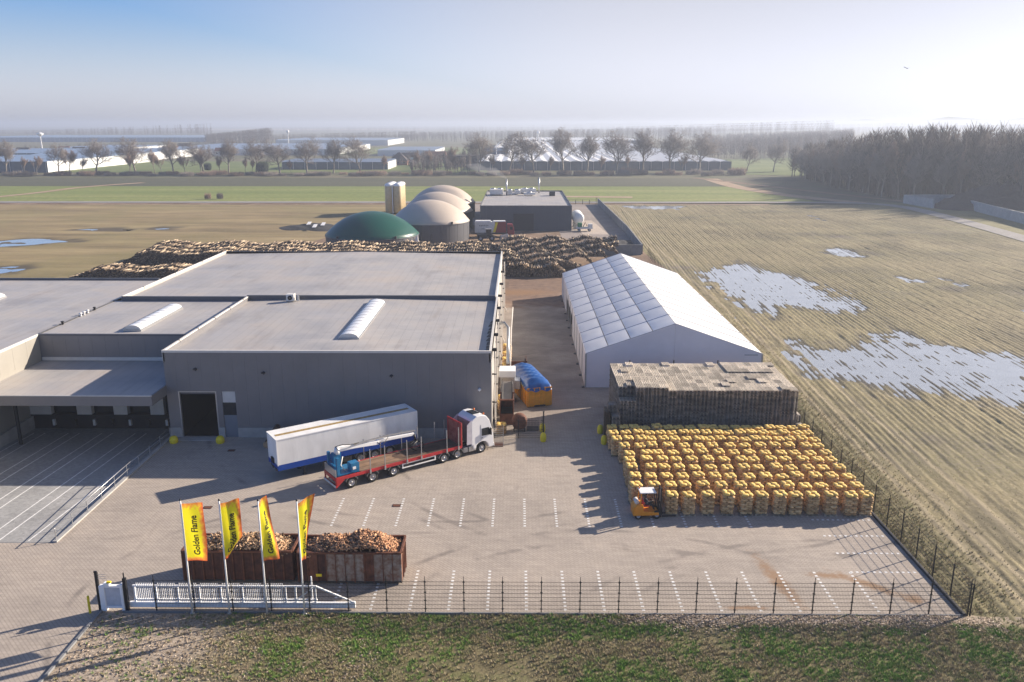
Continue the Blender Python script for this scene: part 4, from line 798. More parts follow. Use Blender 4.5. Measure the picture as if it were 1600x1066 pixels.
# ---- rusty hopper and conveyor next to the wall
hp=thing('rusty_hopper','tall rusty feed hopper with a grey chute standing beside the warehouse corner','hopper',(-1.25,83.4,0))
MB().box(-.75,-.1,0,-.65,2.3,2.7).box(.65,-.1,0,.75,2.3,2.7).box(-.65,2.2,0,.65,2.3,2.7).box(-.65,-.1,0,.65,0,1.2).build('hopper_body',M_rust,hp); MB().box(-.8,-.15,2.7,.8,.0,2.85).box(-.8,2.3,2.7,.8,2.4,2.85).build('top_rail',M_rust,hp)
MB().add([(-.5,.3,2.6),(.5,.3,2.6),(.5,3.4,3.6),(-.5,3.4,3.6),(-.5,.3,2.75),(.5,.3,2.75),(.5,3.4,3.75),(-.5,3.4,3.75)],BOXF).build('chute',M_whited if False else mat('chute_grey',(.22,.2,.18),.7),hp); 
for x in (-.55,.5): MB().add([(x,.3,2.6),(x+.05,.3,2.6),(x+.05,3.4,3.6),(x,3.4,3.6),(x,.3,3.0),(x+.05,.3,3.0),(x+.05,3.4,4.0),(x,3.4,4.0)],BOXF).build('chute_side',M_steel,hp)
MB().box(-.6,.2,1.2,.6,2.1,1.25).build('inner_tray',M_black,hp)
for x in (-.6,.5): MB().box(x,3.2,0,x+.1,3.3,3.5).build('chute_leg',M_steel,hp)
dr=thing('rusty_drum','round rusty drum on a frame in front of the feed hopper','drum',(.1,81.6,0)); MB().lathe([(.01,-.5),(.3,-.5),(.78,-.45),(.8,.4),(.7,.5),(.01,.45)],(0,0,1.05),18,axis='y').build('drum_shell',M_rust,dr); MB().box(-.6,-.4,0,-.5,.4,.7).box(.5,-.4,0,.6,.4,.7).box(-.5,-.05,.2,.5,.05,.3).build('drum_frame',M_steel,dr); MB().box(.05,-.56,.5,.55,-.5,1.7).build('drum_flap',M_rust,dr)
cg=thing('mesh_crate','low dark mesh crate on the paving beside the rusty drum','crate',(1.5,82.2,0)); MB().box(-.6,-.6,.0,.6,.6,.08).build('crate_base',M_steel,cg)
for a in np.linspace(-.6,.6,9): MB().bar((a,-.6,.08),(a,-.6,.95),.02).build('wire',M_steel,cg); MB().bar((-.6,a,.08),(-.6,a,.95),.02).build('wire',M_steel,cg); MB().bar((a,.6,.08),(a,.6,.95),.02).build('wire',M_steel,cg)
for z in (.35,.65,.95): MB().box(-.61,-.61,z,.61,-.59,z+.02).box(-.61,.59,z,.61,.61,z+.02).box(-.61,-.59,z,-.59,.59,z+.02).build('wire_hoop',M_steel,cg)
# ================================================================ FIREWOOD ON PALLETS
M_net=mat('netted_firewood',(.60,.39,.19),.75,var=.3,scale=7,rnd='attr',ramp=[(.6,.52,.45),(1.,.97,.93),(1.3,1.3,1.3)],bump=.5,bscale=14,col2=(.74,.50,.24))
M_nettop=mat('sunlit_netted_firewood',(.88,.58,.13),.7,var=.2,scale=6,rnd='object',rvar=.15,bump=.5,bscale=12,col2=(.88,.62,.20))  # top bags yellower and brighter: their sunlit look is put into the colour
M_pal=mat('pallet_wood',(.36,.30,.22),.85,var=.25,scale=3,rnd='object',rvar=.32,stretch=(3,.5,3)); M_palo=mat('shaded_old_pallet_wood',(.17,.15,.13),.85,var=.25,scale=2,rnd='attr',rvar=.4)  # block pallets: aged wood with front-face shade put into the colour
def bagverts(l,w_,h,seed,n=(5,3,3)):
    r=np.random.default_rng(seed); mb=MB(); bm=bmesh.new(); bmesh.ops.create_cube(bm,size=2); bmesh.ops.subdivide_edges(bm,edges=bm.edges,cuts=2,use_grid_fill=True)
    V=np.array([v.co[:] for v in bm.verts]); F=[[v.index for v in f.verts] for f in bm.faces]; bm.free()
    q=np.abs(V)**3.2; k=(q.sum(1))**(1/3.2); V=V/k[:,None]*1.0; V=V*np.array([l/2,w_/2,h/2])*(1+r.normal(0,.035,(len(V),1)))
    return V,np.array(F)
def pallet_mb(lx,ly,mb,z=0,full=True):
    for k in range(7 if full else 5):
        n_=7 if full else 5; a=-ly/2+ (ly-.1)*k/(n_-1); mb.box(-lx/2,a,z+.118,lx/2,a+.1,z+.140)
    for y in (-ly/2,-.06,ly/2-.12):
        for x in (-lx/2,-.07,lx/2-.14): mb.box(x,y,z+.022,x+.14,y+.12,z+.117)
        mb.box(-lx/2,y,z,lx/2,y+.12,z+.021)
    return mb
PS=[]
for v in range(3):
    root=thing('firewood_pallet','x','firewood',(0,0,-50)); base=pallet_mb(1.1,1.1,MB()).build('pallet',M_pal,root)
    Vs=[];Fs=[];Rs=[];o_=0; r=np.random.default_rng(60+v)
    for lay in range(8):
        z=.14+.1+lay*.195; a0=(lay%2)*math.pi/2
        for k in range(4):
            a=a0*0+k*math.pi/2; V,F=bagverts(.66,.43,.215,lay*10+k+v*100); off=np.array([.20,.34,0]) if lay%2==0 else np.array([-.20,.34,0])
            V=V+off+np.array([r.normal(0,.012),r.normal(0,.02),0]); c_,s_=math.cos(a),math.sin(a); V=np.stack([V[:,0]*c_-V[:,1]*s_,V[:,0]*s_+V[:,1]*c_,V[:,2]+z],-1)
            Vs.append(V);Fs.append(F+o_);Rs.append(np.full(len(V),r.random()));o_+=len(V)
    meshnp('bag_stack',np.concatenate(Vs),np.concatenate(Fs),M_net,root,'stuff',np.concatenate(Rs),smoothf=True)
    for k in range(4):
        V,F=bagverts(.62,.42,.22,500+k+v*10); off=np.array([.19,.32,0]); a=k*math.pi/2+.06*v; V=V+off; c_,s_=math.cos(a),math.sin(a)
        V=np.stack([V[:,0]*c_-V[:,1]*s_,V[:,0]*s_+V[:,1]*c_,V[:,2]+1.82+.03*math.sin(k*2+v)],-1); meshnp('net_bag',V,F,M_nettop,root,smoothf=True)
    index_kids(root); PS.append(root)
FWX={1:[12.6,14.0,15.5,17.1,18.6,19.9,21.3,22.7,24.0,25.5,27.0,28.3],2:[9.9,11.4,12.7,14.1,15.5,17.1,18.6,19.9,21.3,22.6,24.0,25.4,26.9,28.3],3:[10.0,11.4,12.8,14.1,15.5,16.9,18.3,19.8,21.2,22.6,23.9,25.5,26.9,28.3],4:[10.0,11.6,12.9,14.2,15.5,17.0,18.4,19.8,21.2,22.7,24.1,25.5,26.9,28.3],5:[10.0,11.7,13.0,14.2,15.6,17.1,18.5,20.0,21.3,22.7,24.1,25.6,26.9,28.2],6:[10.2,11.8,12.9,14.2,15.6,17.0,18.4,19.8,21.2,22.7,24.1,25.4,26.8,28.3],7:[10.0,11.4,12.7,14.1,15.6,17.0,18.4,19.9,21.3,22.7,24.1,25.5,26.9,28.2],8:[9.45,10.6,11.75,12.85,13.95,15.05,16.2,17.3,18.4,19.5,20.6,21.7,22.8,23.9,25.0,26.1,27.2,28.35],9:[9.45,10.6,11.75,12.85,13.95,15.05,16.2,17.3,18.4,19.5,20.6,21.7,22.8,23.9,25.0,26.1,27.2,28.35],10:[9.4,10.5,11.6,12.7,13.8,14.95,16.05,17.2,18.3,19.4,20.5,21.7,22.8,23.9,25.0,26.1,27.2,28.35]}
FWY={1:62.75,2:64.5,3:66.35,4:68.2,5:69.95,6:71.55,7:73.3,8:75.0,9:76.6,10:78.15}
ROWN={1:'front row',2:'second row from the front',3:'third row from the front',4:'fourth row from the front',5:'fifth row from the front',6:'sixth row from the front',7:'fourth row from the back',8:'third row from the back',9:'second row from the back',10:'back row'}
for r_ in range(1,11):
    for i,x in enumerate(FWX[r_]):
        v=random.randrange(3); first=PS[v]['label']=='x'; o=PS[v] if first else dup(PS[v])
        o.location=(x-.05+random.gauss(0,.05),FWY[r_]+random.gauss(0,.06)-.05,0); o.rotation_euler=(0,0,random.choice((0,math.pi/2,math.pi,-math.pi/2))+random.gauss(0,.05)); o.rotation_euler.x=random.gauss(0,.014); o.rotation_euler.y=random.gauss(0,.014); o.scale=(.93,.93,random.uniform(.95,1.04))
        tag(o,'pallet of orange netted firewood, %s from the left in the %s'%(ordn(i),ROWN[r_]),'firewood','netted firewood pallets in rows')
# ================================================================ EMPTY PALLETS BLOCK
NX,NY,PX0,PY0,PW_,PD=22,8,10.3,80.3,.82,1.2
pm=MB()
for k in range(5): a=-.4+.7*k/4; pm.box(a,-.6,.118,a+.1,.6,.140)
for y in (-.6,-.07,.46): pm.box(-.4,y,.095,.4,y+.14,.117)
for x in (-.4,-.05,.3):
    for y in (-.6,-.07,.46): pm.box(x,y,.022,x+.1,y+.14,.094)
    pm.box(x,-.6,0,x+.1,.6,.021)
p0=pm.build('wooden_pallet',M_palo0 if 'M_palo0' in globals() else mat('weathered_pallet',(.56,.49,.39),.85,var=.25,scale=2,rnd='object',rvar=.4,stretch=(4,.6,4)))
hts=np.full((NX,NY),34); 
for i in range(NX):
    for j in range(NY): hts[i,j]=34+(1 if random.random()<.08 else 0)
hts[0:2,0]=26; hts[2:6,0:3]=36; hts[15:21,5:]=35; hts[0,1:3]=34
used=set(); cnt=0; first=True
def place_pal(i,j,l,lab):
    global first,cnt
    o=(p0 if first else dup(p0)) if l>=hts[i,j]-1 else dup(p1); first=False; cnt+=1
    o.location=(PX0+i*PW_+.4+random.gauss(0,.015),PY0+j*(PD+.02)+.6+random.gauss(0,.03)-(.0 if j else .0),l*.144); o.rotation_euler=(0,0,random.gauss(0,.012)); tag(o,lab,'pallet','empty pallets in the big block'); used.add((i,j,l))
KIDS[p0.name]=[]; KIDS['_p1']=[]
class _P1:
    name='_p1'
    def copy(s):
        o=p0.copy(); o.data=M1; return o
M1=p0.data.copy(); M1.materials[0]=mat('shaded_pallet',(.24,.205,.165),.85,var=.3,scale=2,rnd='object',rvar=.45,stretch=(4,.6,4)); p1=_P1()  # darker copy for lower layers: front-face shade put into the colour
for j in range(NY):
    for i in range(NX): place_pal(i,j,hts[i,j]-1,'empty pallet on the block\'s top, %s from left, %s row from front'%(ordn(i),ordn(j)))
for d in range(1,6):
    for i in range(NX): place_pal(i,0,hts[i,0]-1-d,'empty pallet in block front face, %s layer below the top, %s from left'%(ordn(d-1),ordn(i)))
bv=[];bf=[]
tmp=MB()
tmp.box(-.4,-.6,.118,.4,.6,.140).box(-.4,-.6,0,-.3,.6,.021).box(-.05,-.6,0,.05,.6,.021).box(.3,-.6,0,.4,.6,.021)
for x in (-.4,-.05,.3): tmp.box(x,-.6,.022,x+.1,-.46,.117); tmp.box(x,.46,.022,x+.1,.6,.117); tmp.box(x,-.07,.022,x+.1,.07,.117)
bv=np.array(tmp.v); bf=np.array(tmp.f); Tt=[]
for i in range(NX):
    for j in range(NY):
        if j>1 and 1<i<NX-2 : continue
        for l in range(hts[i,j]-1):
            if (i,j,l) not in used: Tt.append((PX0+i*PW_+.4+random.gauss(0,.018),PY0+j*(PD+.02)+.6+random.gauss(0,.03),l*.144))
# a lower stack at the left and right ends
for (xx,yy,hh) in ((9.75,79.0,19),(9.55,80.4,24),(28.6,80.2,9),(28.6,81.5,14)):
    for l in range(hh): Tt.append((xx+random.gauss(0,.02),yy,l*.144))
Tt=np.array(Tt); n=len(Tt); V,F,rr,_=stamp(bv,bf,rotz(np.random.default_rng(3).normal(0,.012,n)),Tt,np.random.default_rng(4).random(n))
cb=np.array(MB().box(PX0+1.7,PY0+2.5,.0,PX0+NX*PW_-1.7,PY0+NY*PD-.2,4.6).v); F=np.concatenate([F,boxf+len(V)]); V=np.concatenate([V,cb]); rr=np.concatenate([rr,np.full(8,.2)])
o=meshnp('pallet_block',V,F,M_palo,None,'stuff',rr); o['label']='lower layers of the large block of grey empty wooden pallets before the marquee'; o['category']='pallet'
# ================================================================ FORKLIFT
FK=thing('forklift','orange forklift with white roof at the left end of the front firewood row','forklift',(9.95,62.1,0),R(4)); FK.scale=(1.1,1.1,1.1)
M_or=mat('forklift_orange',(.75,.27,.015),.4,var=.1)
MB().prism([(-.55,.28),(-.55,.95),(-.35,1.15),(.1,1.1),(.15,.62),(1.25,.55),(1.3,.28)],-.52,.52,'y').build('body',M_or,FK,bevel=.05)
MB().box(-.65,-.5,.25,-.45,.5,.95).build('counterweight',M_or,FK,bevel=.08)
MB().lathe([(.01,-.3),(.17,-.3),(.17,.3),(.01,.3)],(-.35,0,1.28),14,axis='y').build('gas_bottle',M_whited,FK)
for x in (-.25,1.12): 
    for s_ in (-1,1): wheel(FK,x,.5*s_,.27 if x<0 else .32,.27 if x<0 else .32,.2,s_,.16) if False else wheel(FK,x,.52*s_,.27 if x<0 else .32,.27 if x<0 else .32,.2,s_,.15)
for x,y in ((-.15,-.45),(-.15,.45)): MB().bar((x,y,1.0),(x+.08,y,2.05),.09,.07).build('roof_post',M_or,FK)
for x,y in ((1.15,-.45),(1.15,.45)): MB().bar((x+.1,y,.6),(x-.15,y,2.05),.07,.06).build('roof_post',M_black,FK)
MB().box(-.18,-.5,2.05,1.02,.5,2.11).build('overhead_guard',M_white,FK,bevel=.02)
MB().box(.12,-.26,.85,.6,.26,.98).box(.02,-.26,.98,.16,.26,1.45).build('seat',M_red,FK,bevel=.04)
MB().bar((1.0,0,.8),(.85,0,1.25),.05).build('steering_column',M_black,FK); MB().lathe([(.15,0),(.17,.02),(.15,.04)],(.83,0,1.25),12).build('steering_wheel',M_black,FK)
MB().box(1.36,-.4,.08,1.46,-.3,2.35).box(1.36,.3,.08,1.46,.4,2.35).box(1.36,-.3,2.25,1.46,.3,2.35).box(1.36,-.3,1.1,1.44,.3,1.2).build('mast',M_black,FK); MB().box(1.4,-.04,.1,1.46,.04,2.2).build('lift_cylinder',M_galv,FK)
MB().box(1.47,-.45,.3,1.53,.45,.8).build('fork_carriage',M_black,FK)
for y in (-.3,.2): MB().box(1.53,y,.08,2.6,y+.1,.13).build('fork',M_steel,FK)
MB().lathe([(.06,0),(.06,.12),(.02,.15)],(-.1,.3,2.11),8).build('beacon',M_amber,FK)
# driver, seated
M_jack=mat('dark_work_jacket',(.03,.035,.05),.8,var=.2); M_skin=mat('skin',(.55,.33,.24),.55,var=.05); M_hair=mat('dark_hair',(.03,.02,.015),.8); M_trou=mat('dark_trousers',(.02,.025,.035),.85)
DR=thing('person','person in a dark work jacket seated at the wheel of the orange forklift','person',(9.95,62.1,0),R(4)); DR.scale=(1.1,1.1,1.1)
def skin_body(name,V,E,rad,m,parent,lv=1):
    me=bpy.data.meshes.new(name); me.from_pydata(V,E,[]); o=link(name,me,parent); me.materials.append(m); md=o.modifiers.new('s','SKIN'); sl=me.skin_vertices[0].data
    for i,r in enumerate(rad): sl[i].radius=(r,r*.9)
    sl[0].use_root=True; sb=o.modifiers.new('d','SUBSURF'); sb.levels=sb.render_levels=lv
    dg=bpy.context.evaluated_depsgraph_get(); me2=bpy.data.meshes.new_from_object(o.evaluated_get(dg)); o.modifiers.clear(); o.data=me2
    for p in me2.polygons: p.use_smooth=True
    return o
V=[(.36,0,1.05),(.34,0,1.30),(.34,0,1.48),(.36,0,1.58),(.39,0,1.70),(.40,0,1.80),
 (.34,.20,1.50),(.50,.27,1.26),(.74,.16,1.30),(.83,.13,1.31),(.34,-.20,1.50),(.50,-.27,1.26),(.74,-.16,1.30),(.83,-.13,1.31),
 (.40,.11,1.04),(.82,.14,1.05),(.92,.14,.66),(1.05,.14,.63),(.40,-.11,1.04),(.82,-.14,1.05),(.92,-.14,.66),(1.05,-.14,.63)]
Ed=[(0,1),(1,2),(2,3),(3,4),(4,5),(2,6),(6,7),(7,8),(8,9),(2,10),(10,11),(11,12),(12,13),(0,14),(14,15),(15,16),(16,17),(0,18),(18,19),(19,20),(20,21)]
rad=[.15,.15,.15,.06,.10,.08,.075,.05,.04,.035,.075,.05,.04,.035,.09,.07,.05,.045,.09,.07,.05,.045]
skin_body('body',V,Ed,rad,M_jack,DR)
hd=MB().lathe([(.01,-.12),(.06,-.10),(.085,-.03),(.088,.04),(.06,.10),(.01,.12)],(.405,0,1.74),12).build('head',M_skin,DR); MB().add([(.485,-.015,1.73),(.485,.015,1.73),(.515,0,1.71),(.49,0,1.76)],[(0,1,2),(0,2,3),(1,3,2),(0,3,1)]).build('nose',M_skin,hd); MB().lathe([(.094,-.02),(.092,.05),(.065,.11),(.01,.13)],(.39,0,1.745),12).build('hair',M_hair,DR)
for s_ in (-1,1):
    hnd=MB().box(.83,.10*s_-.035,1.285,.90,.10*s_+.035,1.325).build('hand',M_skin,DR,bevel=.01)
# ================================================================ FENCES
M_fpost=mat('fence_post_paint',(.012,.013,.015),.45,var=.1)
def fence(name,label,p0_,p1_,n,zb,ht,lean=True,nh=9,nvp=26,side=(0,1),wire=.008,group='black wire fences'):
    t_=thing(name,label,'fence',(p0_[0],p0_[1],0),math.atan2(p1_[1]-p0_[1],p1_[0]-p0_[0]),None); Ln=math.hypot(p1_[0]-p0_[0],p1_[1]-p0_[1]); st_=Ln/n
    for k in range(n+1):
        x=k*st_; mb=MB().box(x-.032,-.032,zb-.1,x+.032,.032,zb+ht); mb.box(x-.016,-.016,zb+ht,x+.016,.016,zb+ht+.32)
        for z in (.35,.95,1.55,ht-.1): mb.box(x-.075,-.045,zb+z,x+.075,.045,zb+z+.035)
        mb.build('fence_post',M_fpost,t_)
    pm_=None
    for k in range(n):
        if pm_ is None:
            mb=MB(); 
            for q in range(nh): z=zb+.08+(ht-.16)*q/(nh-1); mb.box(.035,-wire,z,st_-.035,wire,z+wire*2.4)
            for q in range(1,nvp): x=st_*q/nvp; mb.box(x-.0035,-.0035,zb+.06,x+.0035,.0035,zb+ht-.06)
            pm_=mb.build('mesh_panel',M_fpost,t_); KIDS[pm_.name]=[]
        else: o=dup(pm_,t_); o.location=(k*st_,0,0)
    return t_
fence('wire_fence','long black wire fence along the front edge of the paved yard',(29.25,48.15),(-23.7,48.15),21,-.05,2.4)
fence('wire_fence','black wire fence running back along the field on the right side of the yard',(29.42,48.15),(29.42,96.2),19,-.32,2.6)
fence('wire_fence','short wire fence between the warehouse corner and the black gate post',(-2.4,79.4),(2.4,79.4),2,0,2.0,nh=9)
fence('wire_fence','dark wire fence on the field edge behind the marquee',(29.45,150),(31.2,200),20,-.32,2.2,nh=6,nvp=8)
# gate post and folded gate
g=MB().box(-.06,-.06,0,.06,.06,2.75).box(-.09,-.09,2.75,.09,.09,2.8).build('gate_post',M_black,None,loc=(2.55,79.7,0)); tag(g,'lone black gate post between two yellow bumper stones','post')
g=thing('folded_gate','tall folded black gate leaf standing end-on beside the pallet block','gate',(8.85,78.6,0)); MB().box(-.28,-.06,0,-.16,.06,3.2).box(.16,-.06,0,.28,.06,3.2).build('gate_frame',M_black,g,bevel=.02)
for k in range(5): MB().box(-.14+.06*k,-.05,.2,-.10+.06*k,1.8,3.1).build('gate_bar',M_black,g)
g=thing('mesh_box','pale wire mesh cage on the paving beside the lorry cab','cage',(-2.0,77.6,0))
for x in (-.5,.5):
    for y in (-.45,.45): MB().bar((x,y,0),(x,y,1.9),.035).build('cage_post',M_galv,g)
for z in np.linspace(.1,1.9,10): MB().box(-.5,-.46,z,.5,-.445,z+.015).box(-.5,.445,z,.5,.46,z+.015).box(-.51,-.44,z,-.495,.44,z+.015).box(.495,-.44,z,.51,.44,z+.015).build('wire_hoop',M_galv,g)
MB().box(-.5,-.45,.0,.5,.45,.06).build('cage_base',M_rust,g)
for i,(y,lb) in enumerate(((80.9,'low pallet of netted firewood right at the warehouse corner'),(88.6,'pallet of netted firewood against the wall beside the yellow skip'),(86.8,'pallet of firewood between the wall and the rusty hopper'))):
    o=dup(PS[i]); o.location=(-1.75,y,0); o.scale=(.95,.95,.55 if i==0 else .8); o.rotation_euler=(0,0,.1*i); tag(o,lb,'firewood','firewood pallets by the warehouse wall')
for i,y in enumerate((100,103,106,109.5)):
    o=dup(PS[i%3]); o.location=(-1.55,y,0); o.rotation_euler=(0,0,.2*i); tag(o,'narrow pallet of firewood against the long side wall, %s from the front'%ordn(i),'firewood','firewood pallets along the side wall')
# ================================================================ SLIDING GATE
Gt=thing('sliding_gate','white sliding entrance gate with pointed palings and a tapering tail','gate',(-25.6,48.55,0))
MB().box(0,-.09,.12,14.9,.09,.5).build('ground_beam',mat('gate_white',(.86,.87,.88),.35,var=.04),Gt,bevel=.02); MG=MATS['gate_white']
MB().box(.3,-.05,.62,12.4,.05,.72).build('lower_rail',MG,Gt); MB().box(.3,-.05,1.62,12.4,.05,1.72).build('upper_rail',MG,Gt)
for x in list(np.arange(.4,11.2,1.42))+[11.0,12.3]: MB().box(x-.05,-.045,.5,x+.05,.045,1.70).build('upright',MG,Gt)
np_=0
for b0 in np.arange(.4,9.8,1.42):
    for k in range(1,11): x=b0+.05+k*1.32/11; MB().box(x-.022,-.09,.55,x+.022,-.052,1.9).build('paling',MG,Gt)
    MB().bar((b0+.08,.03,.76),(b0+1.34,.03,1.6),.035,.03).build('brace',MG,Gt)
MB().bar((11.1,0,.72),(12.3,0,1.64),.06,.06).build('brace',MG,Gt); MB().bar((12.35,0,1.66),(14.75,0,.52),.1,.09).build('tail_strut',MG,Gt); MB().box(14.75,-.08,.12,14.87,.08,.58).build('tail_plate',MG,Gt)
MB().box(12.0,.1,.0,12.08,.18,2.3).build('guide_post',MG,Gt)
gb=thing('gate_portal','white steel gate portal with a glazed box and black spiked posts at the entrance','gate',(-27.35,48.3,0))
MB().box(0,-.16,.0,.36,.16,1.85).build('portal_post',MG,gb,bevel=.03); MB().box(1.38,-.16,0,1.56,.16,1.95).build('portal_post',MG,gb,bevel=.03); MB().box(.36,-.08,.35,1.38,.08,1.75).build('portal_panel',mat('milky_panel',(.55,.57,.62),.2,var=.1,scale=3),gb); MB().box(.36,-.12,1.72,1.38,.12,1.84).box(.36,-.12,.22,1.38,.12,.36).build('portal_rail',MG,gb)
MB().box(.35,-.2,1.85,.75,.1,2.08).build('motor_cover',MG,gb,bevel=.03); MB().box(-.2,-.08,0,-.03,.08,2.75).box(-.24,-.05,2.75,-.05,.05,2.85).build('fence_post',M_fpost,gb); MB().box(1.58,-.1,0,1.78,.1,2.35).box(1.64,-.03,2.35,1.70,.03,2.75).build('fence_post',M_fpost,gb)
for z in (2.3,2.45,2.6): MB().bar((-.03,0,z),(.5,0,z),.02).build('spike',M_galv,gb)
MB().box(.62,-.25,2.1,.88,-.1,2.22).build('warning_light',M_yel,gb)
o=MB().box(-.06,-.06,-.02,.06,.06,1.25).build('marker_post',M_yel,None,loc=(-28.0,47.95,0),bevel=.015); tag(o,'slim yellow marker post on the driveway edge left of the white gate','post')
# ================================================================ FLAGS
def flagmat():
    m=bpy.data.materials.new('flag_print'); m.use_nodes=True; N=m.node_tree.nodes; Lk=m.node_tree.links; b=N['Principled BSDF']; b.inputs['Roughness'].default_value=.6
    uv=N.new('ShaderNodeAttribute'); uv.attribute_name='uvw'; sp=N.new('ShaderNodeSeparateXYZ'); Lk.new(uv.outputs['Vector'],sp.inputs[0])
    def mth(op,a,b_=0.):
        n=N.new('ShaderNodeMath'); n.operation=op
        for i,q in enumerate((a,b_)): 
            if isinstance(q,(int,float)): n.inputs[i].default_value=q
            else: Lk.new(q,n.inputs[i])
        return n.outputs[0]
    ns=N.new('ShaderNodeTexNoise'); ns.inputs['Scale'].default_value=1.6; ns.inputs['Detail'].default_value=5; mp=N.new('ShaderNodeMapping'); mp.inputs['Scale'].default_value=(5,2.2,1); Lk.new(uv.outputs['Vector'],mp.inputs[0]); Lk.new(mp.outputs[0],ns.inputs['Vector'])
    nz=mth('MULTIPLY',mth('SUBTRACT',ns.outputs[0],.5),.9)
    # flames: orange at far edge, top and bottom; yellow-green core
    e=mth('MAXIMUM',mth('SUBTRACT',sp.outputs[0],.78),mth('MAXIMUM',mth('MULTIPLY',mth('SUBTRACT',sp.outputs[1],3.6),.35),mth('MULTIPLY',mth('SUBTRACT',.28,sp.outputs[1]),.8)))
    f=mth('ADD',e,mth('MULTIPLY',nz,.32)); cr=N.new('ShaderNodeValToRGB'); el=cr.color_ramp.elements; el[0].position=.0; el[0].color=(.90,.80,.02,1); el[1].position=.20; el[1].color=(.72,.13,.04,1); x=el.new(.08); x.color=(.9,.42,.06,1)
    Lk.new(f,cr.inputs[0])
    left=mth('SUBTRACT',.16,sp.outputs[0]); l2=mth('ADD',mth('MULTIPLY',left,.7),mth('MULTIPLY',nz,.45)); lr=N.new('ShaderNodeValToRGB'); e2=lr.color_ramp.elements; e2[0].position=.10; e2[0].color=(0,0,0,1); e2[1].position=.22; e2[1].color=(1,1,1,1); Lk.new(l2,lr.inputs[0])
    mx=N.new('ShaderNodeMix'); mx.data_type='RGBA'; Lk.new(lr.outputs[0],mx.inputs['Factor']); Lk.new(cr.outputs[0],mx.inputs['A']); mx.inputs['B'].default_value=(.88,.48,.16,1)
    Lk.new(mx.outputs['Result'],b.inputs['Base Color']); t_=N.new('ShaderNodeBsdfTranslucent'); Lk.new(mx.outputs['Result'],t_.inputs[0]); ms=N.new('ShaderNodeMixShader'); ms.inputs[0].default_value=.45; Lk.new(b.outputs[0],ms.inputs[1]); Lk.new(t_.outputs[0],ms.inputs[2]); Lk.new(ms.outputs[0],N['Material Output'].inputs[0]); return m
M_flag=flagmat(); M_text=mat('black_print',(.012,.012,.012),.6)
def text_mesh(body,size):
    cu=bpy.data.curves.new('t','FONT'); cu.body=body; cu.size=size; cu.offset=.013; cu.resolution_u=3; ob=bpy.data.objects.new('t',cu); C.objects.link(ob); dg=bpy.context.evaluated_depsgraph_get(); dg.update(); me=bpy.data.meshes.new_from_object(ob.evaluated_get(dg)); bpy.data.objects.remove(ob)
    bm=bmesh.new(); bm.from_mesh(me); bmesh.ops.remove_doubles(bm,verts=bm.verts,dist=1e-4); bmesh.ops.triangulate(bm,faces=bm.faces); bmesh.ops.subdivide_edges(bm,edges=[e for e in bm.edges if e.calc_length()>.15],cuts=2); bmesh.ops.triangulate(bm,faces=bm.faces)
    V=np.array([v.co[:] for v in bm.verts]); F=[tuple(v.index for v in f.verts) for f in bm.faces]; bm.free(); return V,F
TV,TF=text_mesh('Golden Flame',.46); tw=TV[:,0].max()-TV[:,0].min()
def flag(x,y,label,azf,wd,foldf,gather):
    """banner hangs from z=7.85 down, azf(v): direction of cloth (rad from +X), wd(v): visible reach"""
    t_=thing('flag','x','flag',(x,y,0)); tag(t_,label,'flag','banner flags before the gate')
    MB().tube([(0,0,0),(0,0,4.),(0,0,8.0)],[.065,.055,.045],12).build('flagpole',M_white,t_); MB().lathe([(.05,0),(.07,.03),(.05,.12),(.01,.14)],(0,0,8.0),10).build('pole_cap',M_black,t_); MB().lathe([(.01,0),(.16,0),(.16,.05),(.01,.05)],(0,0,0),12).build('pole_foot',M_galv,t_)
    HT=4.0
    def S(u,v,off=0.):    # u 0..1 across (1.25 m), v 0..1 from the bottom up
        a=azf(v); s_=u*wd(v); w_=foldf(u,v); ca,sa=math.cos(a),math.sin(a); return Vector((.06+ca*s_-sa*(w_+off),sa*s_+ca*(w_+off),3.82+HT*v+gather(u,v)))
    nu,nv=14,36; vs=[];uvw=[];fs=[]
    for i in range(nu+1):
        for j in range(nv+1): vs.append(S(i/nu,j/nv)); uvw.append((i/nu,j/nv*4,0))
    for i in range(nu):
        for j in range(nv): k=i*(nv+1)+j; fs.append((k,k+nv+1,k+nv+2,k+1))
    o=MB().add(vs,fs,0,True).build('banner',M_flag,t_,fix=False); at=o.data.attributes.new('uvw','FLOAT_VECTOR','POINT'); at.data.foreach_set('vector',np.array(uvw,np.float32).ravel())
    # vertical lettering read from the bottom up, printed on the visible face
    k=2.75/tw; P=[]
    for p in TV: u=.66-p[1]*k/1.25*1.15+.0; v=.10+(p[0]*k)/4.0; P.append(S(u,v,-.012))
    MB().add(P,TF,0).build('lettering',M_text,o,fix=False)
sn=math.sin
flag(-21.3,48.0,'leftmost of four yellow and orange banner flags, blown open so its lettering shows',lambda v:R(-8),lambda v:1.42+.05*sn(v*6),lambda u,v:.10*sn(u*5+v*4)*u,lambda u,v:.16*u-.02)
flag(-18.85,48.0,'second banner flag from the left, with its lower outer corner folded back',lambda v:R(10)+R(40)*(1-v)**3,lambda v:1.15*(.12+.88*min(1,(v/.30)))if v<.30 else 1.15,lambda u,v:.16*sn(u*6+v*3)*u,lambda u,v:.24*u)
flag(-16.4,48.0,'third banner flag from the left, twisted so only its lower half opens',lambda v:R(20)+R(58)*v,lambda v:1.0-.25*v,lambda u,v:.12*sn(u*6+v*5)*u,lambda u,v:.25*u*v)
flag(-13.95,48.0,'rightmost of the four banner flags, narrow and turned edge-on',lambda v:R(66)-R(20)*v,lambda v:.45+.75*v,lambda u,v:.10*sn(u*7+v*4)*u,lambda u,v:.36*u*v)
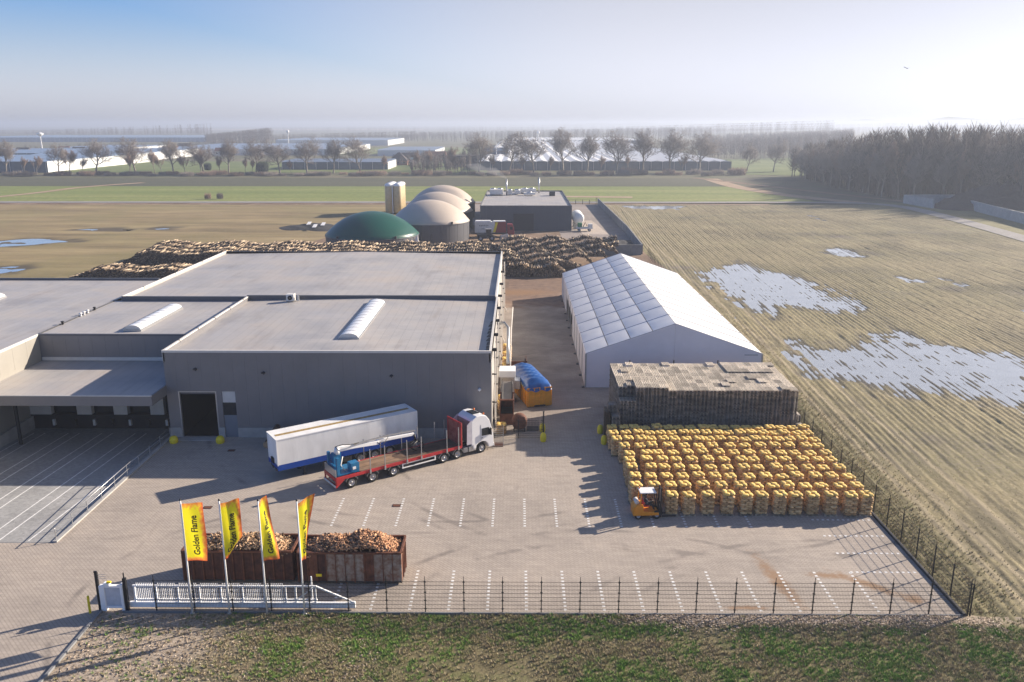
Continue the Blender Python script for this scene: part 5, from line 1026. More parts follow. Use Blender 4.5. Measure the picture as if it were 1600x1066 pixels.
# ================================================================ LOG PILES
M_log=mat('log_bark',(.25,.205,.155),.85,var=.3,scale=3,rnd='attr',ramp=[(.10,.09,.09),(.2,.17,.15),(.6,.52,.45),(1.8,1.7,1.55),(2.4,2.3,2.1)],stretch=(3,.4,3)); M_lend=mat('log_end',(.20,.15,.11),.8,var=.25,scale=4,rnd='attr',ramp=[(.35,.32,.3),(.8,.75,.7),(1.3,1.25,1.2)])
M_log1=mat('single_log_bark',(.25,.205,.155),.85,var=.3,scale=3,rnd='object',ramp=[(.12,.1,.1),(.4,.34,.3),(1.5,1.4,1.3),(2.3,2.2,2.1)],stretch=(3,.4,3)); M_lend1=mat('single_log_end',(.27,.19,.12),.8,var=.25,scale=4,rnd='object',rvar=.4)
lgv=[];lgf=[];lgm=[]
nn=7
for y in (-.5,.5):
    for k in range(nn): a=2*math.pi*k/nn; lgv.append((math.cos(a)*(1 if y<0 else .9),y,math.sin(a)*(1 if y<0 else .9)))
for k in range(nn): k2=(k+1)%nn; lgf.append((k,k2,k2+nn,k+nn)); lgm.append(0)
lgv+= [(0,-.5,0),(0,.5,0)]
for k in range(0,nn): k2=(k+1)%nn; lgf.append((k2,k,14,14)); lgm.append(1); lgf.append((k+nn,k2+nn,15,15)); lgm.append(1)
# triangles only
tf=[];tm=[]
for f,m_ in zip(lgf,lgm):
    if m_==0: tf+=[(f[0],f[1],f[2]),(f[0],f[2],f[3])]; tm+=[0,0]
    else: tf.append(f[:3]); tm.append(1)
lgv=np.array(lgv,float); tf=np.array(tf); tm=np.array(tm)
logs=[]   # x,y,z,r,len,yaw,pitch
lr_=np.random.default_rng(99)
def rowlogs(x0,x1,y,ln,hf,full,front=False):
    rr=.135; px=.205; pz=.18; lay=0
    x=x0
    cols_=int((x1-x0)/px)
    for c_ in range(cols_):
        xx=x0+c_*px; h=hf(xx,y)
        nl=int(h/pz)
        for l in range(0 if full else max(0,nl-4),nl):
            jx=lr_.normal(0,.05)+(px/2 if l%2 else 0); top=l>=nl-3
            logs.append((xx+jx,y+lr_.normal(0,.22 if not front else .14),rr+l*pz+lr_.normal(0,.03)+(.05 if top else 0),lr_.uniform(.07,.125),ln*lr_.uniform(.86,1.04),lr_.normal(0,.11 if top else .03),lr_.normal(0,.06 if top else .02)))
def h1(x,y): return (2.9+.5*math.sin(x*.6)+.35*math.sin(x*1.7+y))*min(1,max(.0,(21.5-x-(y-171)*-.1)/5.0+.05))*min(1,(x+93)/4+.2)
def hM(x,y):
    edge=9.5+(y-171)*.95   # right-hand end tapers back behind the marquee
    return max(0,(2.2+.13*(y-171)+.4*math.sin(x*.8+y*.3)+.10*math.sin(x*2.1))*min(1,max(0,(edge-x)/3.5)))
for y in (172.8,176.4,180.0,183.6,187.2,190.8,194.4): rowlogs(-4,23,y,3.3,hM,y<174,y<174)
def hL1(x,y): return (1.75+.05*(y-169)+.3*math.sin(x*.5)+.10*math.sin(x*1.9+1))*min(1,max(0,(x+93.5)/5))
for y in (169.8,173.2): rowlogs(-93,-64,y,3.3,hL1,y<171,y<171)
def hL2(x,y): return (3.0+.06*(y-184)+.35*math.sin(x*.45+.5)+.10*math.sin(x*1.6))*min(1,max(0,(x+91)/6))
for y in (185.2,188.8,192.4,196.0): rowlogs(-90,-4,y,3.3,hL2,(y<186),y<186)
Lg=np.array(logs); 
vis=np.argsort(Lg[:,1]-Lg[:,2]*3-np.where((Lg[:,0]>-3)&(Lg[:,0]<10),60,0)-np.where(Lg[:,1]<175,10,0))
single=vis[:300]; rest=np.setdiff1d(np.arange(len(Lg)),single)
n=len(rest); q=Lg[rest]; Mx=rotz(q[:,5])@rotx(q[:,6]); S=np.stack([q[:,3],q[:,4],q[:,3]],-1); V,F,rr,fm=stamp(lgv,tf,Mx*S[:,None,:],q[:,:3]+np.array([0,0,.0]),lr_.random(n),tm)
o=meshnp('log_pile',V,F,[M_log,M_lend],None,'stuff',rr,fm); o['label']='long rows of piled cut logs behind the warehouse'; o['category']='log pile'
lm=None
for i in single:
    x,y,z,r_,ln,yw,pt=Lg[i]
    if lm is None:
        o=meshnp('log',lgv,tf,[M_log1,M_lend1],None,None,None,tm); lm=o; KIDS[o.name]=[]
    else: o=dup(lm)
    o.location=(x,y,z); o.scale=(r_,ln,r_); o.rotation_euler=(pt,random.random()*0,yw); tag(o,'cut log in the long pile beyond the lane, sawn end facing the yard','log','cut logs in the pile behind the lane')
# ================================================================ BIOGAS TANKS, SILOS, REAR BUILDING
def px(x,y,z=0): return G(x,y,z)
M_tankw=mat('tank_cladding',(.10,.10,.11),.5,metal=.2,var=.06,scale=.5); M_green=mat('green_membrane',(.007,.075,.058),.36,var=.06,scale=.3); M_beige=mat('beige_membrane',(.50,.43,.36),.5,var=.05,scale=.2)
def tank(name,label,x,y,r,hw,hd,md,nl=26):
    t_=thing(name,label,'gas tank',(x,y,0))
    for k in range(nl): 
        a0=2*math.pi*k/nl; a1=2*math.pi*(k+1)/nl-.006; vs=[]
        for a in np.linspace(a0,a1,4):
            vs+= [(r*math.cos(a),r*math.sin(a),0),(r*math.cos(a),r*math.sin(a),hw),((r-.15)*math.cos(a),(r-.15)*math.sin(a),0),((r-.15)*math.cos(a),(r-.15)*math.sin(a),hw)]
        fs=[]
        for i in range(3): b=i*4; fs+=[(b,b+4,b+5,b+1),(b+2,b+3,b+7,b+6),(b+1,b+5,b+7,b+3)]
        fs+=[(0,1,3,2),(12,14,15,13)]; MB().add(vs,fs).build('wall_panel',M_tankw,t_)
    Rs=(r*r+hd*hd)/(2*hd); th0=math.asin(min(1,r/Rs)); pr=[(Rs*math.sin(th0*(1-i/14)),hw+hd-Rs+Rs*math.cos(th0*(1-i/14))) for i in range(15)]; pr[-1]=(.01,hw+hd)
    MB().lathe([(r+.05,hw-.25),(r+.12,hw)]+pr[1:],(0,0,0),56).build('dome',md,t_)
    MB().lathe([(r+.06,hw-.35),(r+.16,hw-.3),(r+.16,hw-.18),(r+.06,hw-.12)],(0,0,0),56).build('rim_ring',M_dtrim,t_)
    for a in (-2.2,-.9): MB().box(r*math.cos(a)-.25,r*math.sin(a)-.3,hw-.1,r*math.cos(a)+.25,r*math.sin(a)+.1,hw+.5).build('valve_box',M_steel,t_)
    return t_
x,_=px(581,365,4); tank('gas_tank','low gas tank under a dark green membrane dome behind the log pile',x,211.5,11.7,3.9,5.6,M_green)
for i,(pxx,yy,lb) in enumerate(((673.5,231,'nearest of three gas tanks with beige domes, behind the green one'),(685,258.5,'middle of the three gas tanks with beige domes'),(693,287,'farthest of the three gas tanks with beige domes'))):
    x,_=px(pxx,371-i*13,0); s_=1300/(yy*.967+8); x=(pxx-811)/s_; tank('gas_tank',lb,x,yy,10.7 if i<2 else 10.9,5.1,5.6,M_beige)
sl=thing('silo_cluster','cluster of tall ochre silos with white tops behind the domes','silo',(-44.6,299,0))
M_silo=mat('silo_ochre',(.66,.54,.34),.6,var=.1,scale=1)
for i in range(2):
    for j in range(4):
        o=MB().lathe([(.01,0),(1.5,0),(1.5,9.6)],(i*3.02-1.5,j*3.05,0),18).build('silo',M_silo,sl); MB().lathe([(1.56,9.5),(1.56,9.9),(1.3,10.3),(.01,10.6)],(i*3.02-1.5,j*3.05,0),18).build('silo_top',M_white,o)
MB().bar((-.1,-1.75,0),(-.1,-1.75,10.2),.3).build('ladder_duct',M_white,sl)
RB=thing('engine_house','dark grey flat-roofed engine house with rooftop coolers beyond the gas tanks','building',(2.1,248.3,0))
M_slate=mat('slate_cladding',(.055,.068,.09),.5,var=.06,scale=.4); hw=13.6; LY=57.5
MB().box(-hw,.2,0,hw,LY,7.1).build('inner_volume',M_slate,RB)
for k in range(14):
    a=-hw+2*hw*k/14; b=a+2*hw/14; 
    if -3.6<(a+b)/2<3.0: MB().box(a+.02,0,5.2,b-.02,.18,7.4).build('wall_panel',M_slate,RB)
    else: MB().box(a+.02,0,0,b-.02,.18,7.4).build('wall_panel',M_slate,RB)
MB().box(-3.7,.02,0,2.3,.16,5.1).build('roller_door',mat('door_dark',(.02,.024,.03),.5,var=.1),RB)
MB().add([(-hw+.2,.4,7.12),(hw-.2,.4,7.12),(hw-.2,LY-.2,7.12),(-hw+.2,LY-.2,7.12)],[(0,1,2,3)]).build('roof',M_roof,RB)
MB().box(-hw,.19,7.1,-hw+.25,LY,7.5).box(hw-.25,.19,7.1,hw,LY,7.5).box(-hw+.25,LY-.25,7.1,hw-.25,LY,7.5).build('parapet',M_dtrim,RB); MB().box(-hw-.02,-.04,7.3,hw+.02,.17,7.5).build('eaves_trim',M_dtrim,RB)
for k,(x,y,w_,d_,h_) in enumerate(((-9.8,42,4.5,6,1.7),(-5.2,42,1.6,4,1.3),(-2.6,44,2,4,1.2),(1.2,50,5.5,5,1.2),(1.5,40,4,3,.6))):
    o=MB().box(x-w_/2,y-d_/2,7.5,x+w_/2,y+d_/2,7.5+h_).build('cooler',M_whited if k!=1 else M_galv,RB,bevel=.08)
    for q in range(2 if w_>4 else 1): MB().lathe([(.8,0),(.8,.3),(.6,.3),(.6,.05),(.01,.05)],(x+(q-.5)*2.4*(w_>4),y,7.5+h_),14).build('fan',M_galv,o)
for x,y in ((-6.3,40),(5.0,50)): MB().tube([(x,y,7.1),(x,y,12.6)],.28,10).build('chimney',M_yel if False else M_galv,RB)
MB().box(8.3,38,7.12,10.2,41,8.6).build('roof_hatch',M_steel,RB)
# steam from the chimney
sm=bpy.data.materials.new('steam'); sm.use_nodes=True; N=sm.node_tree.nodes; N.clear(); so_=N.new('ShaderNodeOutputMaterial'); pv=N.new('ShaderNodeVolumePrincipled'); pv.inputs['Density'].default_value=.10; pv.inputs['Color'].default_value=(1,1,1,1); sm.node_tree.links.new(pv.outputs[0],so_.inputs['Volume'])
mb=MB(); mb.tube([(0,0,0),(-1.5,0,1.3),(-4,0,2.6),(-7,0,2.9),(-10,0,3.9),(-14,0,4.6)],[.3,.8,1.3,1.0,1.5,.4],10); o=mb.build('steam_plume',sm,None,'stuff',loc=(-4.2,288.3,12.7)); o['label']='thin white steam plume drifting left from the engine house chimney'; o['category']='steam'
# white storage tank and farm gear
tk=thing('white_tank','big white cylindrical tank standing at the right side of the engine house','tank',(18.0,256,0)); MB().lathe([(.01,-4),(1.4,-3.8),(1.75,-3.2),(1.8,0),(1.8,5),(1.3,5.8),(.01,6)],(0,0,3.2),24,axis='y').build('tank_body',M_white,tk)
for y in (-2,3): MB().box(-1.3,y-.2,0,1.3,y+.2,1.6).build('saddle',M_galv,tk)
tr=thing('pump_wagon','small white and green pump wagon in front of the white tank','wagon',(19.3,247.5,0)); MB().box(-2.2,-1,.8,2.6,1,1.3).box(1.2,-.9,1.3,2.5,.9,2.2).build('wagon_body',M_whited,tr,bevel=.05); MB().box(-1.9,-.7,1.3,-.6,.7,2.5).build('pump_housing',mat('pump_green',(.05,.22,.10),.5),tr,bevel=.1); MB().tube([(-.3,0,1.3),(.4,0,2.6),(.9,0,1.6)],.12,8).build('pipe',M_rust,tr)
for x in (-1.4,1.6):
    for y in (-1,.8): wheel(tr,x,y+.1,.45,.45,.3,-1 if y<0 else 1)
# tipper lorry
TK=thing('tipper_lorry','lorry with a white and red high-sided body and red cab beside the tanks','lorry',(-12.3,233.5,0),R(4))
M_dred=mat('lorry_red',(.22,.02,.03),.4,var=.1)
MB().box(0,0,1.3,5.6,2.5,4.3).build('trailer_body',M_whited,TK,bevel=.04); MB().box(5.6,0,1.3,8.7,2.5,4.25).build('body_red',M_dred,TK,bevel=.04); MB().box(5.2,.1,4.28,8.6,2.4,4.5).box(.2,.1,4.31,4.5,2.4,4.6).build('cover',M_white,TK,bevel=.05)
MB().add([(5.0,-.02,1.4),(5.7,-.02,1.4),(6.5,-.02,4.2),(5.8,-.02,4.2),(5.0,-.005,1.4),(5.7,-.005,1.4),(6.5,-.005,4.2),(5.8,-.005,4.2)],BOXF).build('yellow_stripe',M_yel,TK)
MB().prism([(9.1,.8),(9.1,3.6),(10.6,3.6),(11.0,2.4),(11.05,.6)],0.05,2.45,'y').build('cab',M_dred,TK,bevel=.1); MB().box(9.8,.02,2.1,10.6,.045,2.9).build('side_window',M_glass,TK); MB().box(0,.3,.8,10.5,2.2,1.25).build('chassis_beam',M_steel,TK)
for x in (1,2.3,3.6,8.3,10.2): wheel(TK,x,.1,.5,.5,.35,-1); wheel(TK,x,2.4,.5,.5,.35,1)
mb=MB()
for k in range(6): mb.box(1.2+k*.45,-.008,3.1,1.5+k*.45,-.002,3.5)
for k in range(4): mb.box(1.9+k*.4,-.008,2.3,2.15+k*.4,-.002,2.55)
mb.build('faded_lettering',mat('faded_print',(.30,.30,.28),.6),TK)
# wheel loader
WL=thing('wheel_loader','dark grey wheel loader with a wide bucket in front of the red and white lorry','loader',(-11.3,226.5,0),R(6))
MB().box(0,-.9,.8,2.6,.9,1.9).build('engine_body',M_steel,WL,bevel=.1); MB().box(2.3,-.8,1.3,3.8,.8,3.1).build('cab',M_glass,WL,bevel=.08); MB().box(2.2,-.85,3.1,3.9,.85,3.25).build('cab_roof',M_grey,WL)
for x in (.8,3.9):
    for s_ in (-1,1): wheel(WL,x,1.25*s_,.8,.8,.5,s_,.35)
MB().bar((3.8,0,1.5),(6.2,0,.8),.5,.3).build('lift_arm',M_steel,WL); MB().prism([(6.0,.1),(7.6,.05),(8.4,1.7),(6.4,1.3)],-1.6,1.6,'y').build('bucket',M_galv,WL)
# dark silage heap and concrete walls
def mound(name,label,cat,cx,cy,rx,ry,h,m,seed,n=26,z0=0):
    u=np.linspace(0,1,n); th=np.linspace(0,2*math.pi,40)[:-1]; vs=[(cx,cy,z0+h)]; 
    for i in range(1,n):
        for t_ in th: 
            rr_=u[i]*(1+.18*math.sin(3*t_+seed)+.1*math.sin(5*t_)); x=cx+rx*rr_*math.cos(t_); y=cy+ry*rr_*math.sin(t_); z=z0+h*(1-u[i]**1.8)*(1+.25*math.sin(x*1.3+seed)*math.cos(y*1.1))-.05; vs.append((x,y,z))
    fs=[(0,1+k,1+(k+1)%39) for k in range(39)]
    for i in range(n-2):
        for k in range(39): a=1+i*39+k; b=1+i*39+(k+1)%39; fs.append((a,a+39,b+39,b))
    o=MB().add(vs,fs,0,True).build(name,m,None,'stuff'); o['label']=label; o['category']=cat; return o
M_peat=mat('dark_compost',(.030,.031,.035),.95,var=.4,scale=1.2,bump=.6,bscale=3)
mound('compost_heap','dark low compost heap inside the concrete wall corner','heap',22.3,213,7.5,11,2.3,M_peat,1)
def blockwall(label,pts,h,th=.5,bl=2.0,cat='wall'):
    t_=thing('concrete_wall',label,cat,(pts[0][0],pts[0][1],0)); o0=Vector((pts[0][0],pts[0][1],0))
    for (a,b) in zip(pts[:-1],pts[1:]):
        a=Vector((*a,0))-o0; b=Vector((*b,0))-o0; L_=(b-a).length; n=max(1,round(L_/bl)); d=(b-a)/n
        for k in range(n):
            p=a+d*(k+.012); q=a+d*(k+.988); hh=h+random.uniform(-.02,.02); MB().bar(p+Vector((0,0,hh/2-.2)),q+Vector((0,0,hh/2-.2)),th,hh+.4).build('wall_block',M_concd if cat=='wall' else M_conc,t_)
    return t_
blockwall('dark concrete retaining wall along the right side of the rear yard',[(31.3,333),(31.3,240),(30.2,203)],2.4,.35,4)
blockwall('pale concrete wall closing the compost bay behind the marquee',[(15.5,201.5),(29.8,201.5)],2.5,.4,2.4)
gz=thing('rear_gate','low dark gate across the rear end of the concrete yard','gate',(17,333,0))
for k in range(6): MB().box(k*2.7,-.08,0,k*2.7+.2,.08,2.6 if k in(0,5) else 1.8).build('gate_post',M_steel,gz)
for z in (.5,1.1,1.7): MB().box(.2,-.03,z,13.5,.03,z+.08).build('gate_rail',M_steel,gz)
# black sheet heap with white panels in the brown field
hx,hy=px(487,354,0); mound('soil_heap','dark heap in the brown field left of the green dome','heap',hx,hy,9,9,1.0,M_peat,4,z0=-.3)
for k,(a,b) in enumerate(((483,350),(492,354),(505,351))):
    X,Y_=px(a,b,.8); o=MB().add([(-.5,-1.6,.75),(.6,-1.4,.75),(.4,1.7,1.3),(-.6,1.5,1.3),(-.5,-1.6,.85),(.6,-1.4,.85),(.4,1.7,1.4),(-.6,1.5,1.4)],BOXF).build('roofing_sheet',M_white,None,loc=(X,Y_,-.1)); tag(o,'white sheet lying on the dark field heap, %s'%('left one','middle one','right one')[k],'panel')
X,Y_=px(658,378,0); o=MB().add([(-1.2,-.6,0),(1.3,-.4,0),(1.4,.8,0),(1.1,0,4.2)],[(0,1,3),(1,2,3),(2,0,3),(0,2,1)]).build('pointed_cover',M_white,None,loc=(X,208,0)); tag(o,'small pointed white cover between the green dome and the log pile','cover')
mound('earth_heap','pale earth heap in front of the wheel loader','heap',-14.5,214,5,4,1.3,M_dirt,7)
# ================================================================ VERGE GRASS, LITTER
r=np.random.default_rng(17)
n=60000; gx=r.uniform(-27,45,n); gy=r.uniform(34,47.95,n); pn=vnoise(gx,gy,2.0,51); pn2=vnoise(gx,gy,6,52)
dens=np.clip((pn2-.05)*2.6,0.15,1)*np.clip((gx+19+pn*10)/11,0.04,1); keep=(r.random(n)<dens)&~((gx>7)&(gy>46.9)&(r.random(n)<.8)); gx,gy,pn,pn2=gx[keep],gy[keep],pn[keep],pn2[keep]; n=len(gx)
tv=[];tfc=[]
for k in range(6):
    a=k*1.05; c_,s_=math.cos(a),math.sin(a); w_=.025; b=len(tv); lean=.10+.05*(k%3)
    tv+=[(c_*.03-s_*w_,s_*.03+c_*w_,0),(c_*.03+s_*w_,s_*.03-c_*w_,0),(c_*lean,s_*lean,.16+.05*(k%2))]; tfc.append((b,b+1,b+2))
tv=np.array(tv);tfc=np.array(tfc); sc=r.uniform(.45,1.15,n); Mx=rotz(r.uniform(0,6.28,n))*sc[:,None,None]
gz_=.03+.10*(vnoise(gx,gy,2.2,31)-.5)+.12*(vnoise(gx,gy,7,32)-.5)-.10*smooth(28,31,gx)-.25*smooth(30,36,gx)
gp=smooth(.34,.74,.55*pn+.45*vnoise(gx,gy,.7,53)+.25*(pn2-.5)); gcol=np.where(r.random(n)<gp,r.uniform(.55,1.0,n),r.uniform(0,.55,n)**1.0)
V,F,rr,_=stamp(tv,tfc,Mx,np.stack([gx,gy,gz_-.02],-1),gcol)
M_grass=mat('grass_blades',(1,1,1),.9,var=.08,scale=2,rnd='attr',ramp=[(.26,.20,.12),(.46,.38,.24),(.36,.31,.16),(.24,.27,.08),(.13,.25,.045),(.22,.40,.07)])
o=meshnp('verge_grass',V,F,M_grass,None,'stuff',rr); 
# chippings along the fence foot, stones on bare soil
n=9000; gx=r.uniform(3,31,n); gy=48.0-np.abs(r.normal(0,.75,n))-.05; kp=r.random(n)<np.clip((gx-4)/9,0.05,1); gx,gy=gx[kp],gy[kp]; m2=3200; gx=np.concatenate([gx,r.uniform(-27,-8,m2)]); gy=np.concatenate([gy,r.uniform(38,47.8,m2)]); n=len(gx)
S=np.stack([r.uniform(.05,.24,n),r.uniform(.02,.05,n),r.uniform(.01,.03,n)],-1); Mx=(rotz(r.uniform(0,6.28,n))@rotx(r.normal(0,.3,n)))*S[:,None,:]
gz_=.06+.10*(vnoise(gx,gy,2.2,31)-.5)+.12*(vnoise(gx,gy,7,32)-.5)-.10*smooth(28,31,gx)
V,F,rr,_=stamp(boxv,boxf,Mx,np.stack([gx,gy,gz_],-1),r.random(n)); meshnp('wood_chippings',V,F,mat('chippings',(.42,.37,.31),.85,var=.1,rnd='attr',ramp=[(.3,.25,.2),(.7,.6,.5),(1.5,1.45,1.4)]),None,'stuff',rr)
# rough grass at the field margin
n=14000; gx=29.6+np.abs(r.normal(0,2.6,n)); gy=r.uniform(30,150,n); S=r.uniform(.35,.95,n); Mx=rotz(r.uniform(0,6.28,n))*S[:,None,None]
V,F,rr,_=stamp(tv,tfc,Mx,np.stack([gx,gy,np.full(n,-.36)],-1),r.uniform(0,.62,n)); meshnp('margin_grass',V,F,M_grass,None,'stuff',rr)
# stubble tufts in the field
n=42000; gx=r.uniform(30,95,n); gy=34+r.random(n)**1.5*150; aa=gx-gy*TAN; aa=np.round(aa/.75)*.75+r.normal(0,.07,n); gx=aa+gy*TAN
bad=np.zeros(n,bool)
for p in POOLS[:2]: bad|=sdist(gx,gy,p)>-1
gx,gy=gx[~bad&(gx>30)],gy[~bad&(gx>30)]; n=len(gx); S=r.uniform(.2,.5,n); Mx=rotz(r.uniform(0,6.28,n))*S[:,None,None]
V,F,rr,_=stamp(tv,tfc,Mx,np.stack([gx,gy,np.full(n,-.36)],-1),r.uniform(0,.45,n)); meshnp('stubble',V,F,M_grass,None,'stuff',rr)
# ================================================================ TREES
M_trunk=mat('trunk_bark',(.22,.195,.16),.9,var=.25,scale=2); M_twig=mat('bare_twigs',(.20,.17,.145),.9,var=.25,scale=.4); M_ever=mat('evergreen_leaf',(.03,.045,.025),.8,var=.4,scale=2); M_wtwig=mat('woodland_twigs',(.085,.07,.062),.9,var=.3,scale=.2,rnd='attr',rvar=.4); M_shr=mat('reddish_twigs',(.22,.155,.115),.9,var=.3,scale=.6)
def cone(V,F,p,q,r0,k=3):
    d=(q-p); d.normalize(); u=Vector((0,0,1)) if abs(d.z)<.9 else Vector((1,0,0)); a=d.cross(u).normalized(); b=d.cross(a); o=len(V)
    for i in range(k): t_=2*math.pi*i/k; V.append(tuple(p+(a*math.cos(t_)+b*math.sin(t_))*r0))
    V.append(tuple(q)); F.extend([(o+i,o+(i+1)%k,o+k) for i in range(k)])
def frus(V,F,p,q,r0,r1,k=5):
    d=(q-p); d.normalize(); u=Vector((0,0,1)) if abs(d.z)<.9 else Vector((1,0,0)); a=d.cross(u).normalized(); b=d.cross(a); o=len(V)
    for (c_,rr_) in ((p,r0),(q,r1)):
        for i in range(k): t_=2*math.pi*i/k; V.append(tuple(c_+(a*math.cos(t_)+b*math.sin(t_))*rr_))
    for i in range(k): j=(i+1)%k; F.append((o+i,o+j,o+k+j)); F.append((o+i,o+k+j,o+k+i))
def treemesh(seed,h=18,spread=.55,trunk=.28,depth=5,twigr=.035,dens=1.):
    rd=random.Random(seed); TV_,TF_,CV,CF=[],[],[],[]
    def grow(p,d,l,r_,lv):
        seg=3; q=p; pts=[(p,d,r_)]
        for s_ in range(seg):
            nd=(d+Vector((rd.gauss(0,.10),rd.gauss(0,.10),rd.gauss(0,.05)+.05*lv))).normalized(); q2=q+nd*l/seg; r1=r_*(1-.45*s_/seg); r2=r_*(1-.45*(s_+1)/seg)
            if lv<=1: frus(TV_,TF_,q,q2,r1,r2,5 if lv<1 else 4)
            else: frus(CV,CF,q,q2,r1,r2,3)
            q=q2; d=nd; pts.append((q,d,r2))
        if lv>=depth:
            for k in range(int(5*dens)):
                t_=(d+Vector((rd.gauss(0,.55),rd.gauss(0,.55),rd.gauss(.1,.4)))).normalized(); o_=pts[rd.randrange(1,4)][0]; cone(CV,CF,o_,o_+t_*rd.uniform(.6,1.4)*h/18,twigr)
            return
        n=(7 if lv==0 else 5) if lv<3 else 4
        for k in range(n):
            f=(.42+.58*(k+rd.random()*.5)/n) if lv==0 else (.25+.75*(k+rd.random()*.5)/n); f=min(.999,f)*seg; i=int(f); bp=pts[i][0].lerp(pts[i+1][0],f-i); bd=pts[i+1][1]; br_=pts[i][2]
            a=2.4*k+rd.random()*.8; perp=bd.cross(Vector((0,0,1)) if abs(bd.z)<.95 else Vector((1,0,0))).normalized(); perp.rotate(Matrix.Rotation(a,3,bd)); ang=rd.uniform(.55,1.05)*spread*1.7*(1.1-.35*f/seg)
            nd=(bd*math.cos(ang)+perp*math.sin(ang)+Vector((0,0,.08))).normalized(); grow(bp,nd,l*rd.uniform(.50,.68)*(1.15-.35*f/seg if lv==0 else 1),br_*.55,lv+1)
        if lv==0: grow(q,d,l*.55,r_*.5,lv+1)
    grow(Vector((0,0,-.3)),Vector((0,0,1)),h*.56,trunk,0)
    z=max(v[2] for v in CV); k=h/z
    f=lambda L_:np.array(L_,float)*np.array([k,k,k])
    return f(TV_),np.array(TF_),f(CV),np.array(CF)
PT=[]
for v in range(4):
    a=treemesh(200+v,h=18,spread=.50+.05*v,trunk=.36,depth=4,twigr=.04,dens=1.); root=thing('bare_tree','x','tree',(0,0,-80)); meshnp('trunk',a[0],a[1],M_trunk,root); meshnp('crown',a[2],a[3],M_twig,root); index_kids(root); PT.append(root)
PN=[]   # slender
for v in range(2):
    a=treemesh(300+v,h=15,spread=.26,trunk=.2,depth=4,twigr=.035,dens=.8); root=thing('slender_tree','x','tree',(0,0,-80)); meshnp('trunk',a[0],a[1],M_trunk,root); meshnp('crown',a[2],a[3],M_shr,root); index_kids(root); PN.append(root)
def put(protos,X,Y,h,h0,label,group=None,wd=1.):
    p=random.choice(protos); free=[q for q in protos if q['label']=='x']; o=free[0] if free else dup(p)
    s_=h/h0; o.location=(X,Y,-.5); o.scale=(s_*wd,s_*wd,s_); o.rotation_euler=(0,0,random.random()*6.28); tag(o,label,'tree',group)
rowx=[(10,271,48),(92,271,44),(150,272,52),(213,271,52),(272,272,50),(318,271,46),(357,272,50),(400,270,48),(438,272,50),(480,271,52),(521,271,50),(564,271,54),(748,270,58),(795,268,56),(834,270,58),(880,268,62),(917,270,56),(963,271,62),(1005,270,62),(1047,271,64),(1092,270,58)]
for i,(x,y,hp_) in enumerate(rowx):
    X,Y_=px(x,y,-.5); m_=1300/(Y_*.967+8); 
    lab=('large bare tree in the roadside row left of the gap, %s from the left'%ordn(i)) if i<12 else ('large bare tree in front of the glasshouses, %s from the left after the gap'%ordn(i-12))
    put(PT,X,Y_,hp_*1.12/m_,18,lab,'bare trees in the roadside row',1.45)
for i,(x,y,hp_) in enumerate(((1167,268,46),(1208,269,52),(1243,268,46))):
    X,Y_=px(x,y,-.5); put(PT,X,Y_,hp_/(1300/(Y_*.967+8)),18,'bare tree on the meadow between glasshouses and wood, %s'%('left one','middle one','right one')[i],'bare trees by the wood',1.1)
sl_=[(26,272,28),(62,273,30),(105,274,40),(128,272,26),(190,272,42),(201,273,36),(228,273,42),(240,272,30),(288,272,30),(322,272,40),(340,272,30),(376,272,26),(384,272,24),(455,272,24),(600,270,30),(650,268,34),(672,268,36),(700,266,38),(716,270,30),(770,270,30),(815,270,28),(860,270,28),(940,270,28),(985,268,26),(1065,270,28)]
for i,(x,y,hp_) in enumerate(sl_):
    X,Y_=px(x,y,-.5); put(PN,X,Y_+random.uniform(-8,14),hp_/(1300/(Y_*.967+8)),15,'slender reddish tree in the hedge beyond the wheat field, %s from the left'%ordn(i),'slender trees in the far hedge',1.35)
# shrubs in the hedge line, and evergreen bushes
def shrubmesh(seed,h,n,w_,rad=.05):
    rd=random.Random(seed); V,F=[],[]
    for k in range(n):
        a=rd.random()*6.28; q=rd.random()**.5*w_; p=Vector((math.cos(a)*q,math.sin(a)*q,rd.uniform(0,.5)*h)); e=p+Vector((rd.gauss(0,.25),rd.gauss(0,.25),1)).normalized()*h*rd.uniform(.25,.55); cone(V,F,p,e,rad)
    return np.array(V,float),np.array(F)
sv_=[shrubmesh(s_,3.2,420,3.4,.09) for s_ in (1,2)]
sp=[]
for k,(V,F) in enumerate(sv_):
    o=meshnp('shrub',V,F,(M_shr,M_twig)[k],None); KIDS[o.name]=[]; sp.append([o,True])
sh=[(x+random.uniform(-7,7),274+random.uniform(-1.5,1.2)) for x in range(20,1160,17)]
sh+= [(325,311),(344,311)]
for i,(x,y) in enumerate(sh):
    s_=random.choice(sp); o=s_[0] if s_[1] else dup(s_[0]); s_[1]=False; X,Y_=px(x,y,-.5); k=random.uniform(.6,1.35); o.location=(X,Y_,-.6); o.scale=(k*1.2,k*1.2,k*(1.4 if x>640 else 1.0)); o.rotation_euler=(0,0,i)
    if i>=len(sh)-2: tag(o,'lone bare shrub at the edge of the brown field, %s one'%('left','right')[i-len(sh)+2],'shrub'); o.scale=(.42,.42,1.05)
    else: tag(o,'low bare shrub, one of many alike in the hedge beyond the wheat field','shrub','shrubs in the far hedge')
V,F=shrubmesh(9,6,900,2.6,.22)
for i,(x,y,hh) in enumerate(((411,270,9),(325,266,6),(521,262,8),(730,262,4))):
    X,Y_=px(x,y,-.5)
    if i==0: ev=meshnp('evergreen_bush',V,F,M_ever,None); KIDS[ev.name]=[]; o=ev
    else: o=dup(ev)
    o.location=(X,Y_,-.5); o.scale=(hh/7,hh/7,hh/6.5); tag(o,'dark dense evergreen bush in the far hedge, %s from the left'%ordn(i),'bush')
